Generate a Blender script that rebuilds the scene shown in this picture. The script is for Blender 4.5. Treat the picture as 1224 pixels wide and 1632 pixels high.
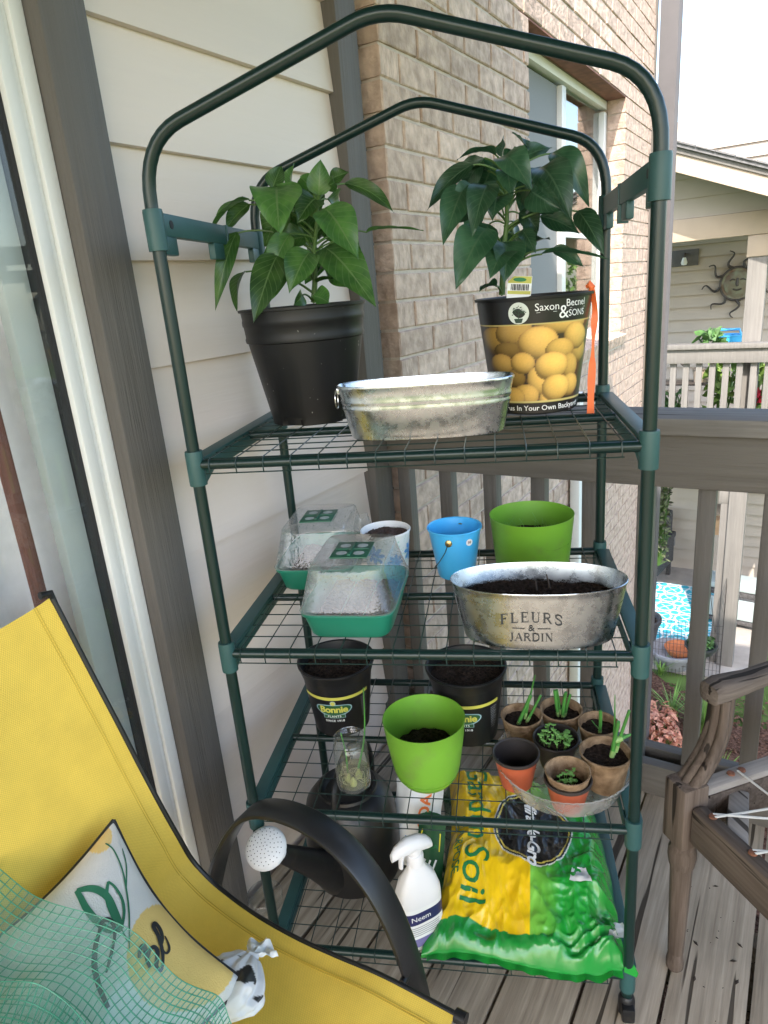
import bpy, bmesh, math, random
from mathutils import Vector, Matrix, noise
random.seed(7)
R_ = math.radians
sc = bpy.context.scene
for o in list(bpy.data.objects): bpy.data.objects.remove(o)
COL = sc.collection

# ---------------------------------------------------------------- camera
CAM = Vector((0.8233, -0.7381, 1.3564))
RIGHT = Vector((0.85251, 0.51650, -0.08032)).normalized()
UP = Vector((-0.09461, 0.30359, 0.94809)).normalized()
BACK = RIGHT.cross(UP).normalized(); UP = BACK.cross(RIGHT)
FPX = 1083.35
cd = bpy.data.cameras.new('camera'); cam = bpy.data.objects.new('camera', cd); COL.objects.link(cam)
m = Matrix((RIGHT, UP, BACK)).transposed().to_4x4(); m.translation = CAM
cam.matrix_world = m
cd.sensor_fit = 'AUTO'; cd.sensor_width = 36; cd.lens = 23.8975
cd.clip_start = 0.02; cd.clip_end = 2000
cd.dof.use_dof = False
sc.camera = cam
sc.render.resolution_x = 768; sc.render.resolution_y = 1024

# ---------------------------------------------------------------- world, sun, exposure
SUN = Vector((0.20, -0.68, 0.70)).normalized()          # direction towards the sun
w = bpy.data.worlds.new('World'); sc.world = w; w.use_nodes = True
nt = w.node_tree; bgn = nt.nodes['Background']
sky = nt.nodes.new('ShaderNodeTexSky'); sky.sky_type = 'NISHITA'; sky.sun_disc = False
sky.sun_elevation = math.asin(SUN.z); sky.sun_rotation = math.atan2(SUN.x, SUN.y)
sky.air_density = 1.2; sky.dust_density = 2.0; sky.ozone_density = 1.0
nt.links.new(sky.outputs[0], bgn.inputs[0]); bgn.inputs[1].default_value = 0.15
sl = bpy.data.lights.new('sun', 'SUN'); sl.energy = 2.0; sl.angle = R_(0.6); sl.color = (1.0, 0.93, 0.83)
so = bpy.data.objects.new('sun', sl); COL.objects.link(so); so.rotation_euler = SUN.to_track_quat('Z', 'Y').to_euler()
sc.view_settings.view_transform = 'Standard'; sc.view_settings.look = 'None'
sc.view_settings.exposure = 2.22; sc.view_settings.gamma = 1.0
sc.view_settings.use_curve_mapping = False

# ---------------------------------------------------------------- frames of reference
ANG = 0.38996                                           # the rack stands turned against the house wall
CA, SA = math.cos(ANG), math.sin(ANG)
def RW(x, y, z): return Vector((x*CA - y*SA, x*SA + y*CA, z))       # rack frame -> world
def WR(v): return Vector((v.x*CA + v.y*SA, -v.x*SA + v.y*CA, v.z))  # world -> rack frame
def ray(u, v): return RIGHT*((u-612)/FPX) - UP*((v-816)/FPX) - BACK
def on(u, v, ax, val):                                  # sight line met with a plane of the place
    d = ray(u, v); return CAM + d*((val-CAM[ax])/d[ax])
def onr(u, v, yr):                                      # ... with a plane at rack depth yr (world point)
    d = WR(ray(u, v)); c = WR(CAM); q = c + d*((yr-c.y)/d.y); return RW(*q)
def mpp(P): return (CAM-P).dot(BACK)/FPX                # metres per photo pixel there

# ---------------------------------------------------------------- mesh helpers
class MB:
    def __init__(s): s.v = []; s.f = []; s.c = None; s.uv = None
    def add(s, v, f):
        b = len(s.v); s.v += [tuple(p) for p in v]; s.f += [tuple(i+b for i in q) for q in f]; return s
    def box(s, a, b, rot=None):
        x0, y0, z0 = a; x1, y1, z1 = b
        v = [Vector(p) for p in ((x0,y0,z0),(x1,y0,z0),(x1,y1,z0),(x0,y1,z0),(x0,y0,z1),(x1,y0,z1),(x1,y1,z1),(x0,y1,z1))]
        if rot: v = [rot @ p for p in v]
        return s.add(v, [(0,3,2,1),(4,5,6,7),(0,1,5,4),(1,2,6,5),(2,3,7,6),(3,0,4,7)])
    def bbox(s, a, b, r=.003, rot=None):                # chamfered box
        bm = bmesh.new(); bmesh.ops.create_cube(bm, size=1)
        a = Vector(a); b = Vector(b); c = (a+b)/2; d = b-a
        for q in bm.verts: q.co = Vector((c[i]+q.co[i]*d[i] for i in range(3)))
        bmesh.ops.bevel(bm, geom=list(bm.edges), offset=r, segments=2, affect='EDGES', profile=.5)
        if rot: bmesh.ops.transform(bm, matrix=rot, verts=bm.verts)
        return s.addbm(bm)
    def addbm(s, bm):
        bm.verts.index_update(); s.add([q.co for q in bm.verts], [[q.index for q in f.verts] for f in bm.faces]); bm.free(); return s
    def tube(s, pts, r, n=10, cap=True, flat=None):
        pts = [Vector(p) for p in pts]; N = len(pts)
        rs = r if isinstance(r, (list, tuple)) else [r]*N
        T = []
        for i in range(N):
            a = pts[max(i-1,0)]; b = pts[min(i+1,N-1)]; t = (b-a); T.append(t.normalized() if t.length > 1e-9 else Vector((0,0,1)))
        ref = Vector((0,0,1)) if abs(T[0].z) < .9 else Vector((1,0,0))
        u = (ref - T[0]*ref.dot(T[0])).normalized(); rings = []
        for i in range(N):
            u = (u - T[i]*u.dot(T[i])).normalized(); w_ = T[i].cross(u)
            fl = flat or (1, 1)
            rings.append([pts[i] + (u*math.cos(2*math.pi*k/n)*fl[0] + w_*math.sin(2*math.pi*k/n)*fl[1])*rs[i] for k in range(n)])
        v = [p for g in rings for p in g]; f = []
        for i in range(N-1):
            for k in range(n): f.append((i*n+k, i*n+(k+1)%n, (i+1)*n+(k+1)%n, (i+1)*n+k))
        if cap: f.append(tuple(range(n))[::-1]); f.append(tuple((N-1)*n+k for k in range(n)))
        return s.add(v, f)
    def lathe(s, prof, n=40, c=(0,0,0), sx=1, sy=1, p=2.0, wob=None, caps=True):
        v = []; f = []; N = len(prof); c = Vector(c)
        for j, (r, z) in enumerate(prof):
            for k in range(n):
                t = 2*math.pi*k/n; ct, st = math.cos(t), math.sin(t)
                q = (abs(ct)**p + abs(st)**p)**(-1/p)
                rr = r*(wob(t, z) if wob else 1)
                v.append(c + Vector((rr*q*ct*sx, rr*q*st*sy, z)))
        for j in range(N-1):
            for k in range(n): f.append((j*n+k, j*n+(k+1)%n, (j+1)*n+(k+1)%n, (j+1)*n+k))
        if caps and prof[0][0] > 1e-6: f.append(tuple(range(n))[::-1])
        if caps and prof[-1][0] > 1e-6: f.append(tuple((N-1)*n+k for k in range(n)))
        return s.add(v, f)
    def grid(s, fn, nu, nv, close=False):
        b = len(s.v); v = [fn(i/nu, j/nv) for j in range(nv+1) for i in range(nu+1)]
        f = [(j*(nu+1)+i, j*(nu+1)+i+1, (j+1)*(nu+1)+i+1, (j+1)*(nu+1)+i) for j in range(nv) for i in range(nu)]
        s.add(v, f)
        if s.uv is None: s.uv = {}
        for j in range(nv+1):
            for i in range(nu+1): s.uv[b+j*(nu+1)+i] = (i/nu, j/nv)
        return s
    def mesh(s, name, mat, smooth=True, sharp=40):
        me = bpy.data.meshes.new(name); me.from_pydata(s.v, [], s.f); 
        if mat: 
            for q in (mat if isinstance(mat, (list, tuple)) else [mat]): me.materials.append(q)
        if s.uv:
            l = me.uv_layers.new(name='UVMap')
            for lp in me.loops: l.data[lp.index].uv = s.uv.get(lp.vertex_index, (0,0))
        if s.c:
            at = me.color_attributes.new('Col', 'FLOAT_COLOR', 'POINT')
            for i, q in enumerate(s.c): at.data[i].color = (*q, 1)
        if smooth:
            me.polygons.foreach_set('use_smooth', [True]*len(me.polygons))
            if sharp: me.set_sharp_from_angle(angle=R_(sharp))
        me.update(); return me
    def build(s, name, mat, parent=None, smooth=True, sharp=40, fix=False):
        me = s.mesh(name, mat, smooth, sharp)
        if fix:
            bm = bmesh.new(); bm.from_mesh(me); bmesh.ops.recalc_face_normals(bm, faces=bm.faces); bm.to_mesh(me); bm.free()
        return link(name, me, parent)
def link(name, me, parent=None, loc=None):
    o = bpy.data.objects.new(name, me); COL.objects.link(o)
    if parent: o.parent = parent
    if loc is not None: o.location = loc
    return o
def tag(o, label, cat, group=None):
    o['label'] = label; o['category'] = cat
    if group: o['group'] = group
    return o
def thing(name, label, cat, loc=(0,0,0), rz=0.0, group=None):
    o = bpy.data.objects.new(name, None); COL.objects.link(o); o.empty_display_size = .05
    o.location = loc; o.rotation_euler = (0, 0, rz); return tag(o, label, cat, group)
def struct(o): o['kind'] = 'structure'; return o
def stuff(o): o['kind'] = 'stuff'; return o
def rnd(a, b): return random.uniform(a, b)
def bez(p0, p1, p2, n=8):
    p0, p1, p2 = Vector(p0), Vector(p1), Vector(p2)
    return [p0*(1-t)**2 + p1*2*t*(1-t) + p2*t*t for t in [i/n for i in range(n+1)]]
def smooth_path(pts, n=6):
    pts = [Vector(p) for p in pts]; out = []
    for i in range(len(pts)-1):
        a = pts[max(i-1,0)]; b = pts[i]; c = pts[i+1]; d = pts[min(i+2,len(pts)-1)]
        for k in range(n):
            t = k/n; out.append(.5*((2*b)+(c-a)*t+(2*a-5*b+4*c-d)*t*t+(3*b-a-3*c+d)*t**3))
    out.append(pts[-1]); return out

# ---------------------------------------------------------------- materials
def nodes(name):
    m = bpy.data.materials.new(name); m.use_nodes = True; return m, m.node_tree, m.node_tree.nodes['Principled BSDF']
def mulc(c, k): return (min(c[0]*k,1), min(c[1]*k,1), min(c[2]*k,1), 1)
def M(name, col, rough=.5, metal=0, var=.12, scale=12, bump=0, bscale=150, stretch=(1,1,1), spec=.5, coat=0, rand=0, detail=4, col2=None, sss=0, bdist=.002, smudge=0):
    m, t, b = nodes(name); N = t.nodes; L = t.links
    tc = N.new('ShaderNodeTexCoord'); mp = N.new('ShaderNodeMapping'); L.new(tc.outputs['Object'], mp.inputs[0]); mp.inputs['Scale'].default_value = stretch
    oi = N.new('ShaderNodeObjectInfo'); 
    cx = N.new('ShaderNodeCombineXYZ'); mu = N.new('ShaderNodeMath'); mu.operation = 'MULTIPLY'; mu.inputs[1].default_value = 37.0
    L.new(oi.outputs['Random'], mu.inputs[0]); L.new(mu.outputs[0], cx.inputs[0]); L.new(mu.outputs[0], cx.inputs[2]); L.new(cx.outputs[0], mp.inputs['Location'])
    no = N.new('ShaderNodeTexNoise'); no.inputs['Scale'].default_value = scale; no.inputs['Detail'].default_value = detail; L.new(mp.outputs[0], no.inputs[0])
    rp = N.new('ShaderNodeValToRGB'); e = rp.color_ramp.elements; e[0].position = .32; e[1].position = .68
    e[0].color = mulc(col, 1-var); e[1].color = mulc(col2, 1) if col2 else mulc(col, 1+var); L.new(no.outputs[0], rp.inputs[0])
    out = rp.outputs[0]
    if rand:
        hv = N.new('ShaderNodeHueSaturation'); mr = N.new('ShaderNodeMapRange'); L.new(oi.outputs['Random'], mr.inputs[0])
        mr.inputs[3].default_value = 1-rand; mr.inputs[4].default_value = 1+rand; L.new(mr.outputs[0], hv.inputs['Value']); L.new(out, hv.inputs['Color']); out = hv.outputs[0]
    if smudge:                                            # dried soil splashes and water marks
        n3 = N.new('ShaderNodeTexNoise'); n3.inputs['Scale'].default_value = 16; n3.inputs['Detail'].default_value = 9; n3.inputs['Roughness'].default_value = .7; L.new(mp.outputs[0], n3.inputs[0])
        r3 = N.new('ShaderNodeMapRange'); L.new(n3.outputs[0], r3.inputs[0]); r3.inputs[1].default_value = .55; r3.inputs[2].default_value = .74; r3.inputs[3].default_value = 0; r3.inputs[4].default_value = smudge
        mx = N.new('ShaderNodeMix'); mx.data_type = 'RGBA'; L.new(r3.outputs[0], mx.inputs[0]); L.new(out, mx.inputs[6]); mx.inputs[7].default_value = (.16,.12,.08,1); out = mx.outputs[2]
    L.new(out, b.inputs['Base Color'])
    b.inputs['Roughness'].default_value = rough; b.inputs['Metallic'].default_value = metal; b.inputs['Specular IOR Level'].default_value = spec
    b.inputs['Coat Weight'].default_value = coat
    if sss: b.inputs['Subsurface Weight'].default_value = sss; b.inputs['Subsurface Radius'].default_value = (.004,.003,.002)
    if bump:
        n2 = N.new('ShaderNodeTexNoise'); n2.inputs['Scale'].default_value = bscale; n2.inputs['Detail'].default_value = 4; L.new(mp.outputs[0], n2.inputs[0])
        bp = N.new('ShaderNodeBump'); bp.inputs['Strength'].default_value = bump; bp.inputs['Distance'].default_value = bdist; L.new(n2.outputs[0], bp.inputs['Height']); L.new(bp.outputs[0], b.inputs['Normal'])
    return m
def wood(name, c1, c2, rough=.8, axis=1, cracks=True, rand=.12, gs=60):
    m, t, b = nodes(name); N = t.nodes; L = t.links
    tc = N.new('ShaderNodeTexCoord'); mp = N.new('ShaderNodeMapping'); L.new(tc.outputs['Object'], mp.inputs[0])
    s = [1,1,1]; s[axis] = .035; mp.inputs['Scale'].default_value = s
    oi = N.new('ShaderNodeObjectInfo'); mu = N.new('ShaderNodeMath'); mu.operation = 'MULTIPLY'; mu.inputs[1].default_value = 23.0
    cx = N.new('ShaderNodeCombineXYZ'); L.new(oi.outputs['Random'], mu.inputs[0])
    for i in range(3): L.new(mu.outputs[0], cx.inputs[i])
    L.new(cx.outputs[0], mp.inputs['Location'])
    n1 = N.new('ShaderNodeTexNoise'); n1.inputs['Scale'].default_value = gs; n1.inputs['Detail'].default_value = 6; n1.inputs['Roughness'].default_value = .65; L.new(mp.outputs[0], n1.inputs[0])
    n2 = N.new('ShaderNodeTexNoise'); n2.inputs['Scale'].default_value = 5; n2.inputs['Detail'].default_value = 3; L.new(tc.outputs['Object'], n2.inputs[0])
    rp = N.new('ShaderNodeValToRGB'); e = rp.color_ramp.elements; e[0].position = .3; e[1].position = .7; e[0].color = (*c1,1); e[1].color = (*c2,1); L.new(n1.outputs[0], rp.inputs[0])
    mx = N.new('ShaderNodeMix'); mx.data_type = 'RGBA'; mx.blend_type = 'MULTIPLY'; mx.inputs[0].default_value = .45 if cracks else .10
    rp2 = N.new('ShaderNodeValToRGB'); e = rp2.color_ramp.elements; e[0].position = .3; e[1].position = .75; e[0].color = (.45,.45,.43,1); e[1].color = (1.1,1.08,1.05,1); L.new(n2.outputs[0], rp2.inputs[0])
    L.new(rp.outputs[0], mx.inputs[6]); L.new(rp2.outputs[0], mx.inputs[7]); out = mx.outputs[2]
    h = n1.outputs[0]
    if cracks:
        n3 = N.new('ShaderNodeTexNoise'); n3.inputs['Scale'].default_value = gs*.62; n3.inputs['Detail'].default_value = 2; L.new(mp.outputs[0], n3.inputs[0])
        r3 = N.new('ShaderNodeValToRGB'); e = r3.color_ramp.elements; e[0].position = .335; e[1].position = .365; e[0].color = (.10,.09,.08,1); e[1].color = (1,1,1,1); L.new(n3.outputs[0], r3.inputs[0])
        m2 = N.new('ShaderNodeMix'); m2.data_type = 'RGBA'; m2.blend_type = 'MULTIPLY'; m2.inputs[0].default_value = .9; L.new(out, m2.inputs[6]); L.new(r3.outputs[0], m2.inputs[7]); out = m2.outputs[2]
        am = N.new('ShaderNodeMath'); am.operation = 'MULTIPLY'; L.new(n1.outputs[0], am.inputs[0]); L.new(r3.outputs[0], am.inputs[1]); h = am.outputs[0]
    hv = N.new('ShaderNodeHueSaturation'); mr = N.new('ShaderNodeMapRange'); L.new(oi.outputs['Random'], mr.inputs[0]); mr.inputs[3].default_value = 1-rand; mr.inputs[4].default_value = 1+rand
    L.new(mr.outputs[0], hv.inputs['Value']); L.new(out, hv.inputs['Color']); L.new(hv.outputs[0], b.inputs['Base Color'])
    b.inputs['Roughness'].default_value = rough; b.inputs['Specular IOR Level'].default_value = .25
    bp = N.new('ShaderNodeBump'); bp.inputs['Strength'].default_value = .6; bp.inputs['Distance'].default_value = .003 if cracks else .006; L.new(h, bp.inputs['Height']); L.new(bp.outputs[0], b.inputs['Normal'])
    return m
def vcol(name, rough=.4, bump=0, bscale=120, spec=.5, coat=0, grime=.1):
    m, t, b = nodes(name); N = t.nodes; L = t.links
    a = N.new('ShaderNodeVertexColor'); a.layer_name = 'Col'
    tc = N.new('ShaderNodeTexCoord'); no = N.new('ShaderNodeTexNoise'); no.inputs['Scale'].default_value = 30; L.new(tc.outputs['Object'], no.inputs[0])
    mr = N.new('ShaderNodeMapRange'); L.new(no.outputs[0], mr.inputs[0]); mr.inputs[1].default_value = .3; mr.inputs[2].default_value = .7; mr.inputs[3].default_value = 1-grime; mr.inputs[4].default_value = 1
    hv = N.new('ShaderNodeHueSaturation'); L.new(a.outputs[0], hv.inputs['Color']); L.new(mr.outputs[0], hv.inputs['Value']); L.new(hv.outputs[0], b.inputs['Base Color'])
    b.inputs['Roughness'].default_value = rough; b.inputs['Specular IOR Level'].default_value = spec; b.inputs['Coat Weight'].default_value = coat
    if bump:
        n2 = N.new('ShaderNodeTexNoise'); n2.inputs['Scale'].default_value = bscale; L.new(tc.outputs['Object'], n2.inputs[0])
        bp = N.new('ShaderNodeBump'); bp.inputs['Strength'].default_value = bump; bp.inputs['Distance'].default_value = .002; L.new(n2.outputs[0], bp.inputs['Height']); L.new(bp.outputs[0], b.inputs['Normal'])
    return m
def clear(name, tint=(1,1,1), rough=.05, haze=.0, bump=0, bscale=200, hazecol=(.8,.8,.8), ior=1.45):
    """thin clear sheet: light passes straight, the surface reflects by its angle, dirt or mist scatters a little"""
    m, t, b = nodes(name); N = t.nodes; L = t.links; N.remove(b)
    tr = N.new('ShaderNodeBsdfTransparent'); tr.inputs[0].default_value = (*tint, 1)
    gl = N.new('ShaderNodeBsdfGlossy'); gl.inputs['Roughness'].default_value = rough
    fr = N.new('ShaderNodeLayerWeight'); fr.inputs[0].default_value = .5; f0 = ((ior-1)/(ior+1))**2*1.6   # both faces of the sheet
    pw = N.new('ShaderNodeMath'); pw.operation = 'POWER'; pw.inputs[1].default_value = 4.0; L.new(fr.outputs['Facing'], pw.inputs[0])
    fm = N.new('ShaderNodeMapRange'); fm.inputs[3].default_value = f0; fm.inputs[4].default_value = 1.0; L.new(pw.outputs[0], fm.inputs[0])
    tc = N.new('ShaderNodeTexCoord')
    m1 = N.new('ShaderNodeMixShader'); L.new(fm.outputs[0], m1.inputs[0])
    df = N.new('ShaderNodeBsdfDiffuse'); df.inputs[0].default_value = (*hazecol, 1); tl = N.new('ShaderNodeBsdfTranslucent'); tl.inputs[0].default_value = (*hazecol, 1)
    dm = N.new('ShaderNodeMixShader'); dm.inputs[0].default_value = .5; L.new(df.outputs[0], dm.inputs[1]); L.new(tl.outputs[0], dm.inputs[2])
    m0 = N.new('ShaderNodeMixShader'); L.new(tr.outputs[0], m0.inputs[1]); L.new(dm.outputs[0], m0.inputs[2])
    if haze:
        no = N.new('ShaderNodeTexNoise'); no.inputs['Scale'].default_value = 18; no.inputs['Detail'].default_value = 5; L.new(tc.outputs['Object'], no.inputs[0])
        mr = N.new('ShaderNodeMapRange'); L.new(no.outputs[0], mr.inputs[0]); mr.inputs[1].default_value = .3; mr.inputs[2].default_value = .7; mr.inputs[3].default_value = haze*.5; mr.inputs[4].default_value = haze*1.5; L.new(mr.outputs[0], m0.inputs[0])
    else: m0.inputs[0].default_value = 0
    L.new(m0.outputs[0], m1.inputs[1]); L.new(gl.outputs[0], m1.inputs[2])
    if bump:
        vo = N.new('ShaderNodeTexVoronoi'); vo.inputs['Scale'].default_value = bscale; L.new(tc.outputs['Object'], vo.inputs[0])
        bp = N.new('ShaderNodeBump'); bp.inputs['Strength'].default_value = bump; bp.inputs['Distance'].default_value = .002; L.new(vo.outputs[0], bp.inputs['Height'])
        L.new(bp.outputs[0], gl.inputs['Normal']); L.new(bp.outputs[0], fr.inputs['Normal'])
    L.new(m1.outputs[0], N['Material Output'].inputs[0]); return m
def galv(name):
    m, t, b = nodes(name); N = t.nodes; L = t.links
    tc = N.new('ShaderNodeTexCoord'); vo = N.new('ShaderNodeTexVoronoi'); vo.inputs['Scale'].default_value = 70; L.new(tc.outputs['Object'], vo.inputs[0])
    no = N.new('ShaderNodeTexNoise'); no.inputs['Scale'].default_value = 42; no.inputs['Detail'].default_value = 8; no.inputs['Roughness'].default_value = .7; L.new(tc.outputs['Object'], no.inputs[0])
    ad = N.new('ShaderNodeMath'); ad.operation = 'MULTIPLY_ADD'; ad.inputs[1].default_value = .12; L.new(vo.outputs['Color'], ad.inputs[0]); L.new(no.outputs[0], ad.inputs[2])
    rp = N.new('ShaderNodeValToRGB'); e = rp.color_ramp.elements; e[0].position = .38; e[1].position = .62; e[0].color = (.41,.435,.46,1); e[1].color = (.54,.565,.59,1); L.new(ad.outputs[0], rp.inputs[0])
    L.new(rp.outputs[0], b.inputs['Base Color']); b.inputs['Metallic'].default_value = 1
    mr = N.new('ShaderNodeMapRange'); L.new(no.outputs[0], mr.inputs[0]); mr.inputs[1].default_value = .35; mr.inputs[2].default_value = .65; mr.inputs[3].default_value = .20; mr.inputs[4].default_value = .34; L.new(mr.outputs[0], b.inputs['Roughness'])
    bp = N.new('ShaderNodeBump'); bp.inputs['Strength'].default_value = .05; bp.inputs['Distance'].default_value = .002; L.new(no.outputs[0], bp.inputs['Height']); L.new(bp.outputs[0], b.inputs['Normal'])
    return m
def leafmat(name, c1, c2, vein, rough=.32):
    m, t, b = nodes(name); N = t.nodes; L = t.links
    uv = N.new('ShaderNodeUVMap'); sp = N.new('ShaderNodeSeparateXYZ'); L.new(uv.outputs[0], sp.inputs[0])
    def mth(op, a, b_=None):
        q = N.new('ShaderNodeMath'); q.operation = op
        for i, x in enumerate((a, b_)):
            if x is None: continue
            if isinstance(x, (int, float)): q.inputs[i].default_value = x
            else: L.new(x, q.inputs[i])
        return q.outputs[0]
    au = mth('ABSOLUTE', mth('SUBTRACT', sp.outputs[0], .5))
    mid = mth('LESS_THAN', au, .022)
    ph = mth('SUBTRACT', mth('MULTIPLY', sp.outputs[1], 9.0), mth('MULTIPLY', au, 5.0)); fr = mth('ABSOLUTE', mth('SUBTRACT', mth('FRACT', ph), .5))
    sv = mth('MULTIPLY', mth('LESS_THAN', fr, .07), .45)
    vm = mth('MAXIMUM', mid, sv)
    tc = N.new('ShaderNodeTexCoord'); no = N.new('ShaderNodeTexNoise'); no.inputs['Scale'].default_value = 40; L.new(tc.outputs['Object'], no.inputs[0])
    rp = N.new('ShaderNodeValToRGB'); e = rp.color_ramp.elements; e[0].position = .35; e[1].position = .68; e[0].color = (*c1,1); e[1].color = (*c2,1); L.new(no.outputs[0], rp.inputs[0])
    oi = N.new('ShaderNodeObjectInfo'); mr = N.new('ShaderNodeMapRange'); L.new(oi.outputs['Random'], mr.inputs[0]); mr.inputs[3].default_value = .65; mr.inputs[4].default_value = 1.55
    hv = N.new('ShaderNodeHueSaturation'); L.new(rp.outputs[0], hv.inputs['Color']); L.new(mr.outputs[0], hv.inputs['Value'])
    mx = N.new('ShaderNodeMix'); mx.data_type = 'RGBA'; L.new(mth('MULTIPLY', vm, .7), mx.inputs[0]); L.new(hv.outputs[0], mx.inputs[6]); mx.inputs[7].default_value = (*vein,1)
    L.new(mx.outputs[2], b.inputs['Base Color']); b.inputs['Roughness'].default_value = rough; b.inputs['Specular IOR Level'].default_value = .45
    tl = N.new('ShaderNodeBsdfTranslucent'); h2 = N.new('ShaderNodeHueSaturation'); h2.inputs['Value'].default_value = 2.2; h2.inputs['Saturation'].default_value = 1.1; L.new(mx.outputs[2], h2.inputs['Color']); L.new(h2.outputs[0], tl.inputs[0])
    ms = N.new('ShaderNodeMixShader'); ms.inputs[0].default_value = .26; L.new(b.outputs[0], ms.inputs[1]); L.new(tl.outputs[0], ms.inputs[2]); L.new(ms.outputs[0], N['Material Output'].inputs[0])
    bp = N.new('ShaderNodeBump'); bp.inputs['Strength'].default_value = .5; bp.inputs['Distance'].default_value = .002; bp.invert = True; L.new(vm, bp.inputs['Height']); L.new(bp.outputs[0], b.inputs['Normal'])
    return m
MT = {}
MT['siding'] = M('siding_paint', (.66,.565,.505), .55, var=.05, scale=4, bump=.6, bscale=55, stretch=(1,.05,1), spec=.3, bdist=.003)
MT['trim'] = wood('grey_trim_paint', (.108,.097,.088), (.132,.120,.109), .6, axis=2, cracks=False, rand=.03, gs=70)
MT['rail'] = wood('grey_rail_paint', (.118,.105,.092), (.155,.140,.124), .65, axis=0, cracks=False, rand=.05, gs=60)
MT['brick'] = M('tan_brick', (.50,.365,.295), .90, var=.22, scale=26, bump=1.0, bscale=60, rand=.14, spec=.2, col2=(.63,.475,.39), bdist=.006)
MT['mortar'] = M('mortar', (.52,.44,.38), .95, var=.1, scale=30, bump=.7, bscale=220, spec=.1, bdist=.003)
MT['white_frame'] = M('white_vinyl', (.70,.70,.68), .45, var=.008, scale=3)
MT['gasket'] = M('black_gasket', (.012,.012,.014), .6, var=.1)
MT['deck'] = wood('weathered_deck', (.25,.205,.155), (.50,.425,.335), .85, axis=1, rand=.10, gs=75)
MT['tube'] = M('dark_green_enamel', (.004,.019,.017), .32, var=.05, scale=5, spec=.45)
MT['plastic_teal'] = M('teal_plastic', (.022,.075,.073), .45, var=.10, scale=14, bump=.05)
MT['wire'] = M('green_wire', (.012,.030,.026), .35, var=.1)
MT['black_plastic'] = M('black_nursery_plastic', (.010,.010,.011), .40, smudge=.18, var=.25, scale=25, bump=.08, bscale=60, spec=.32)
MT['scuffed'] = M('scuffed_black_plastic', (.011,.011,.012), .42, var=.1, scale=95, detail=9, bump=.06, bscale=60, spec=.3, col2=(.30,.29,.27))
_e = [n for n in MT['scuffed'].node_tree.nodes if n.type == 'VALTORGB'][0].color_ramp.elements; _e[0].position = .70; _e[1].position = .76
MT['soil'] = M('dark_potting_soil', (.020,.013,.009), .95, var=.55, scale=160, bump=1.0, bscale=260, spec=.15, col2=(.055,.036,.026), bdist=.006)
MT['galv'] = galv('galvanised_steel')
MT['lime'] = M('lime_plastic', (.150,.345,.030), .40, var=.10, scale=9, bump=.05, smudge=.35)
MT['blue'] = M('sky_blue_enamel', (.06,.42,.80), .3, var=.05, coat=.2, smudge=.22)
MT['brass'] = M('brass', (.55,.38,.16), .3, metal=1, var=.15)
MT['steelwire'] = M('bright_wire', (.5,.5,.5), .3, metal=1, var=.1)
MT['white_plastic'] = M('white_plastic', (.74,.74,.74), .38, var=.02, sss=.05)
MT['lid'] = clear('clear_lid', (.97,.98,.98), .05, haze=.20, bump=.12, bscale=200, ior=1.45)
MT['glass'] = clear('clear_glass', (.97,.985,.98), .0, ior=1.5)
MT['saucer'] = clear('clear_vinyl_saucer', (.93,.94,.93), .10, haze=.34, bump=.1, bscale=60, hazecol=(.75,.77,.75))
MT['tray'] = M('green_seed_tray', (.013,.165,.105), .38, var=.12, scale=10)
MT['vent'] = M('dark_green_vent', (.012,.10,.055), .4, var=.1)
MT['peat'] = M('peat_fibre', (.22,.135,.075), .95, var=.3, scale=50, bump=.8, bscale=300, spec=.1, col2=(.34,.23,.14), bdist=.003)
MT['terra'] = M('terracotta_plastic', (.36,.075,.030), .45, var=.08, scale=10)
MT['brownblack'] = M('brown_black_plastic', (.028,.022,.020), .45, var=.15)
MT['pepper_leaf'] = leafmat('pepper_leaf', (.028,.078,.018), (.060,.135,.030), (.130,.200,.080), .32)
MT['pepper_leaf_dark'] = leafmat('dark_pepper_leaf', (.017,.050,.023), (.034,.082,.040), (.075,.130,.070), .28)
MT['stem'] = M('green_stem', (.07,.14,.03), .5, var=.25, scale=30)
MT['scallion'] = M('scallion_green', (.055,.20,.035), .4, var=.25, scale=60, stretch=(1,1,.2))
MT['seedling'] = M('seedling_green', (.16,.36,.07), .5, var=.25, scale=60)
MT['lounge'] = None
MT['ink_black'] = M('black_print', (.012,.012,.013), .5, var=.1)
MT['ink_white'] = M('white_print', (.78,.78,.76), .5, var=.03)
MT['ink_green'] = M('green_print', (.012,.17,.045), .4, var=.1)
MT['ink_yellow'] = M('yellow_print', (.50,.47,.08), .45, var=.06)
MT['black_metal'] = M('black_powder_coat', (.011,.011,.012), .38, var=.2, scale=8, bump=.05)
MT['black_gloss'] = M('glossy_black_plastic', (.010,.010,.011), .38, var=.2, scale=8, smudge=.15)
MT['oldwood'] = wood('weathered_chair_wood', (.068,.048,.037), (.160,.124,.100), .8, axis=2, rand=.08, gs=90)
MT['oldwood_x'] = wood('weathered_chair_rail', (.068,.050,.040), (.170,.133,.108), .8, axis=0, rand=.08, gs=90)
MT['rawwood_x'] = wood('greyed_raw_wood', (.26,.235,.215), (.40,.37,.345), .85, axis=0, rand=.06, gs=80)
MT['oldwood_y'] = wood('weathered_chair_arm', (.078,.060,.050), (.170,.138,.116), .8, axis=1, rand=.08, gs=90)
MT['rawwood_y'] = wood('greyed_rail_cap', (.24,.215,.20), (.38,.35,.325), .85, axis=1, rand=.06, gs=80)
MT['rust'] = M('rusty_nail', (.16,.06,.03), .8, var=.4, scale=200)
MT['cord'] = M('white_cord', (.48,.47,.44), .6, var=.1)

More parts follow.
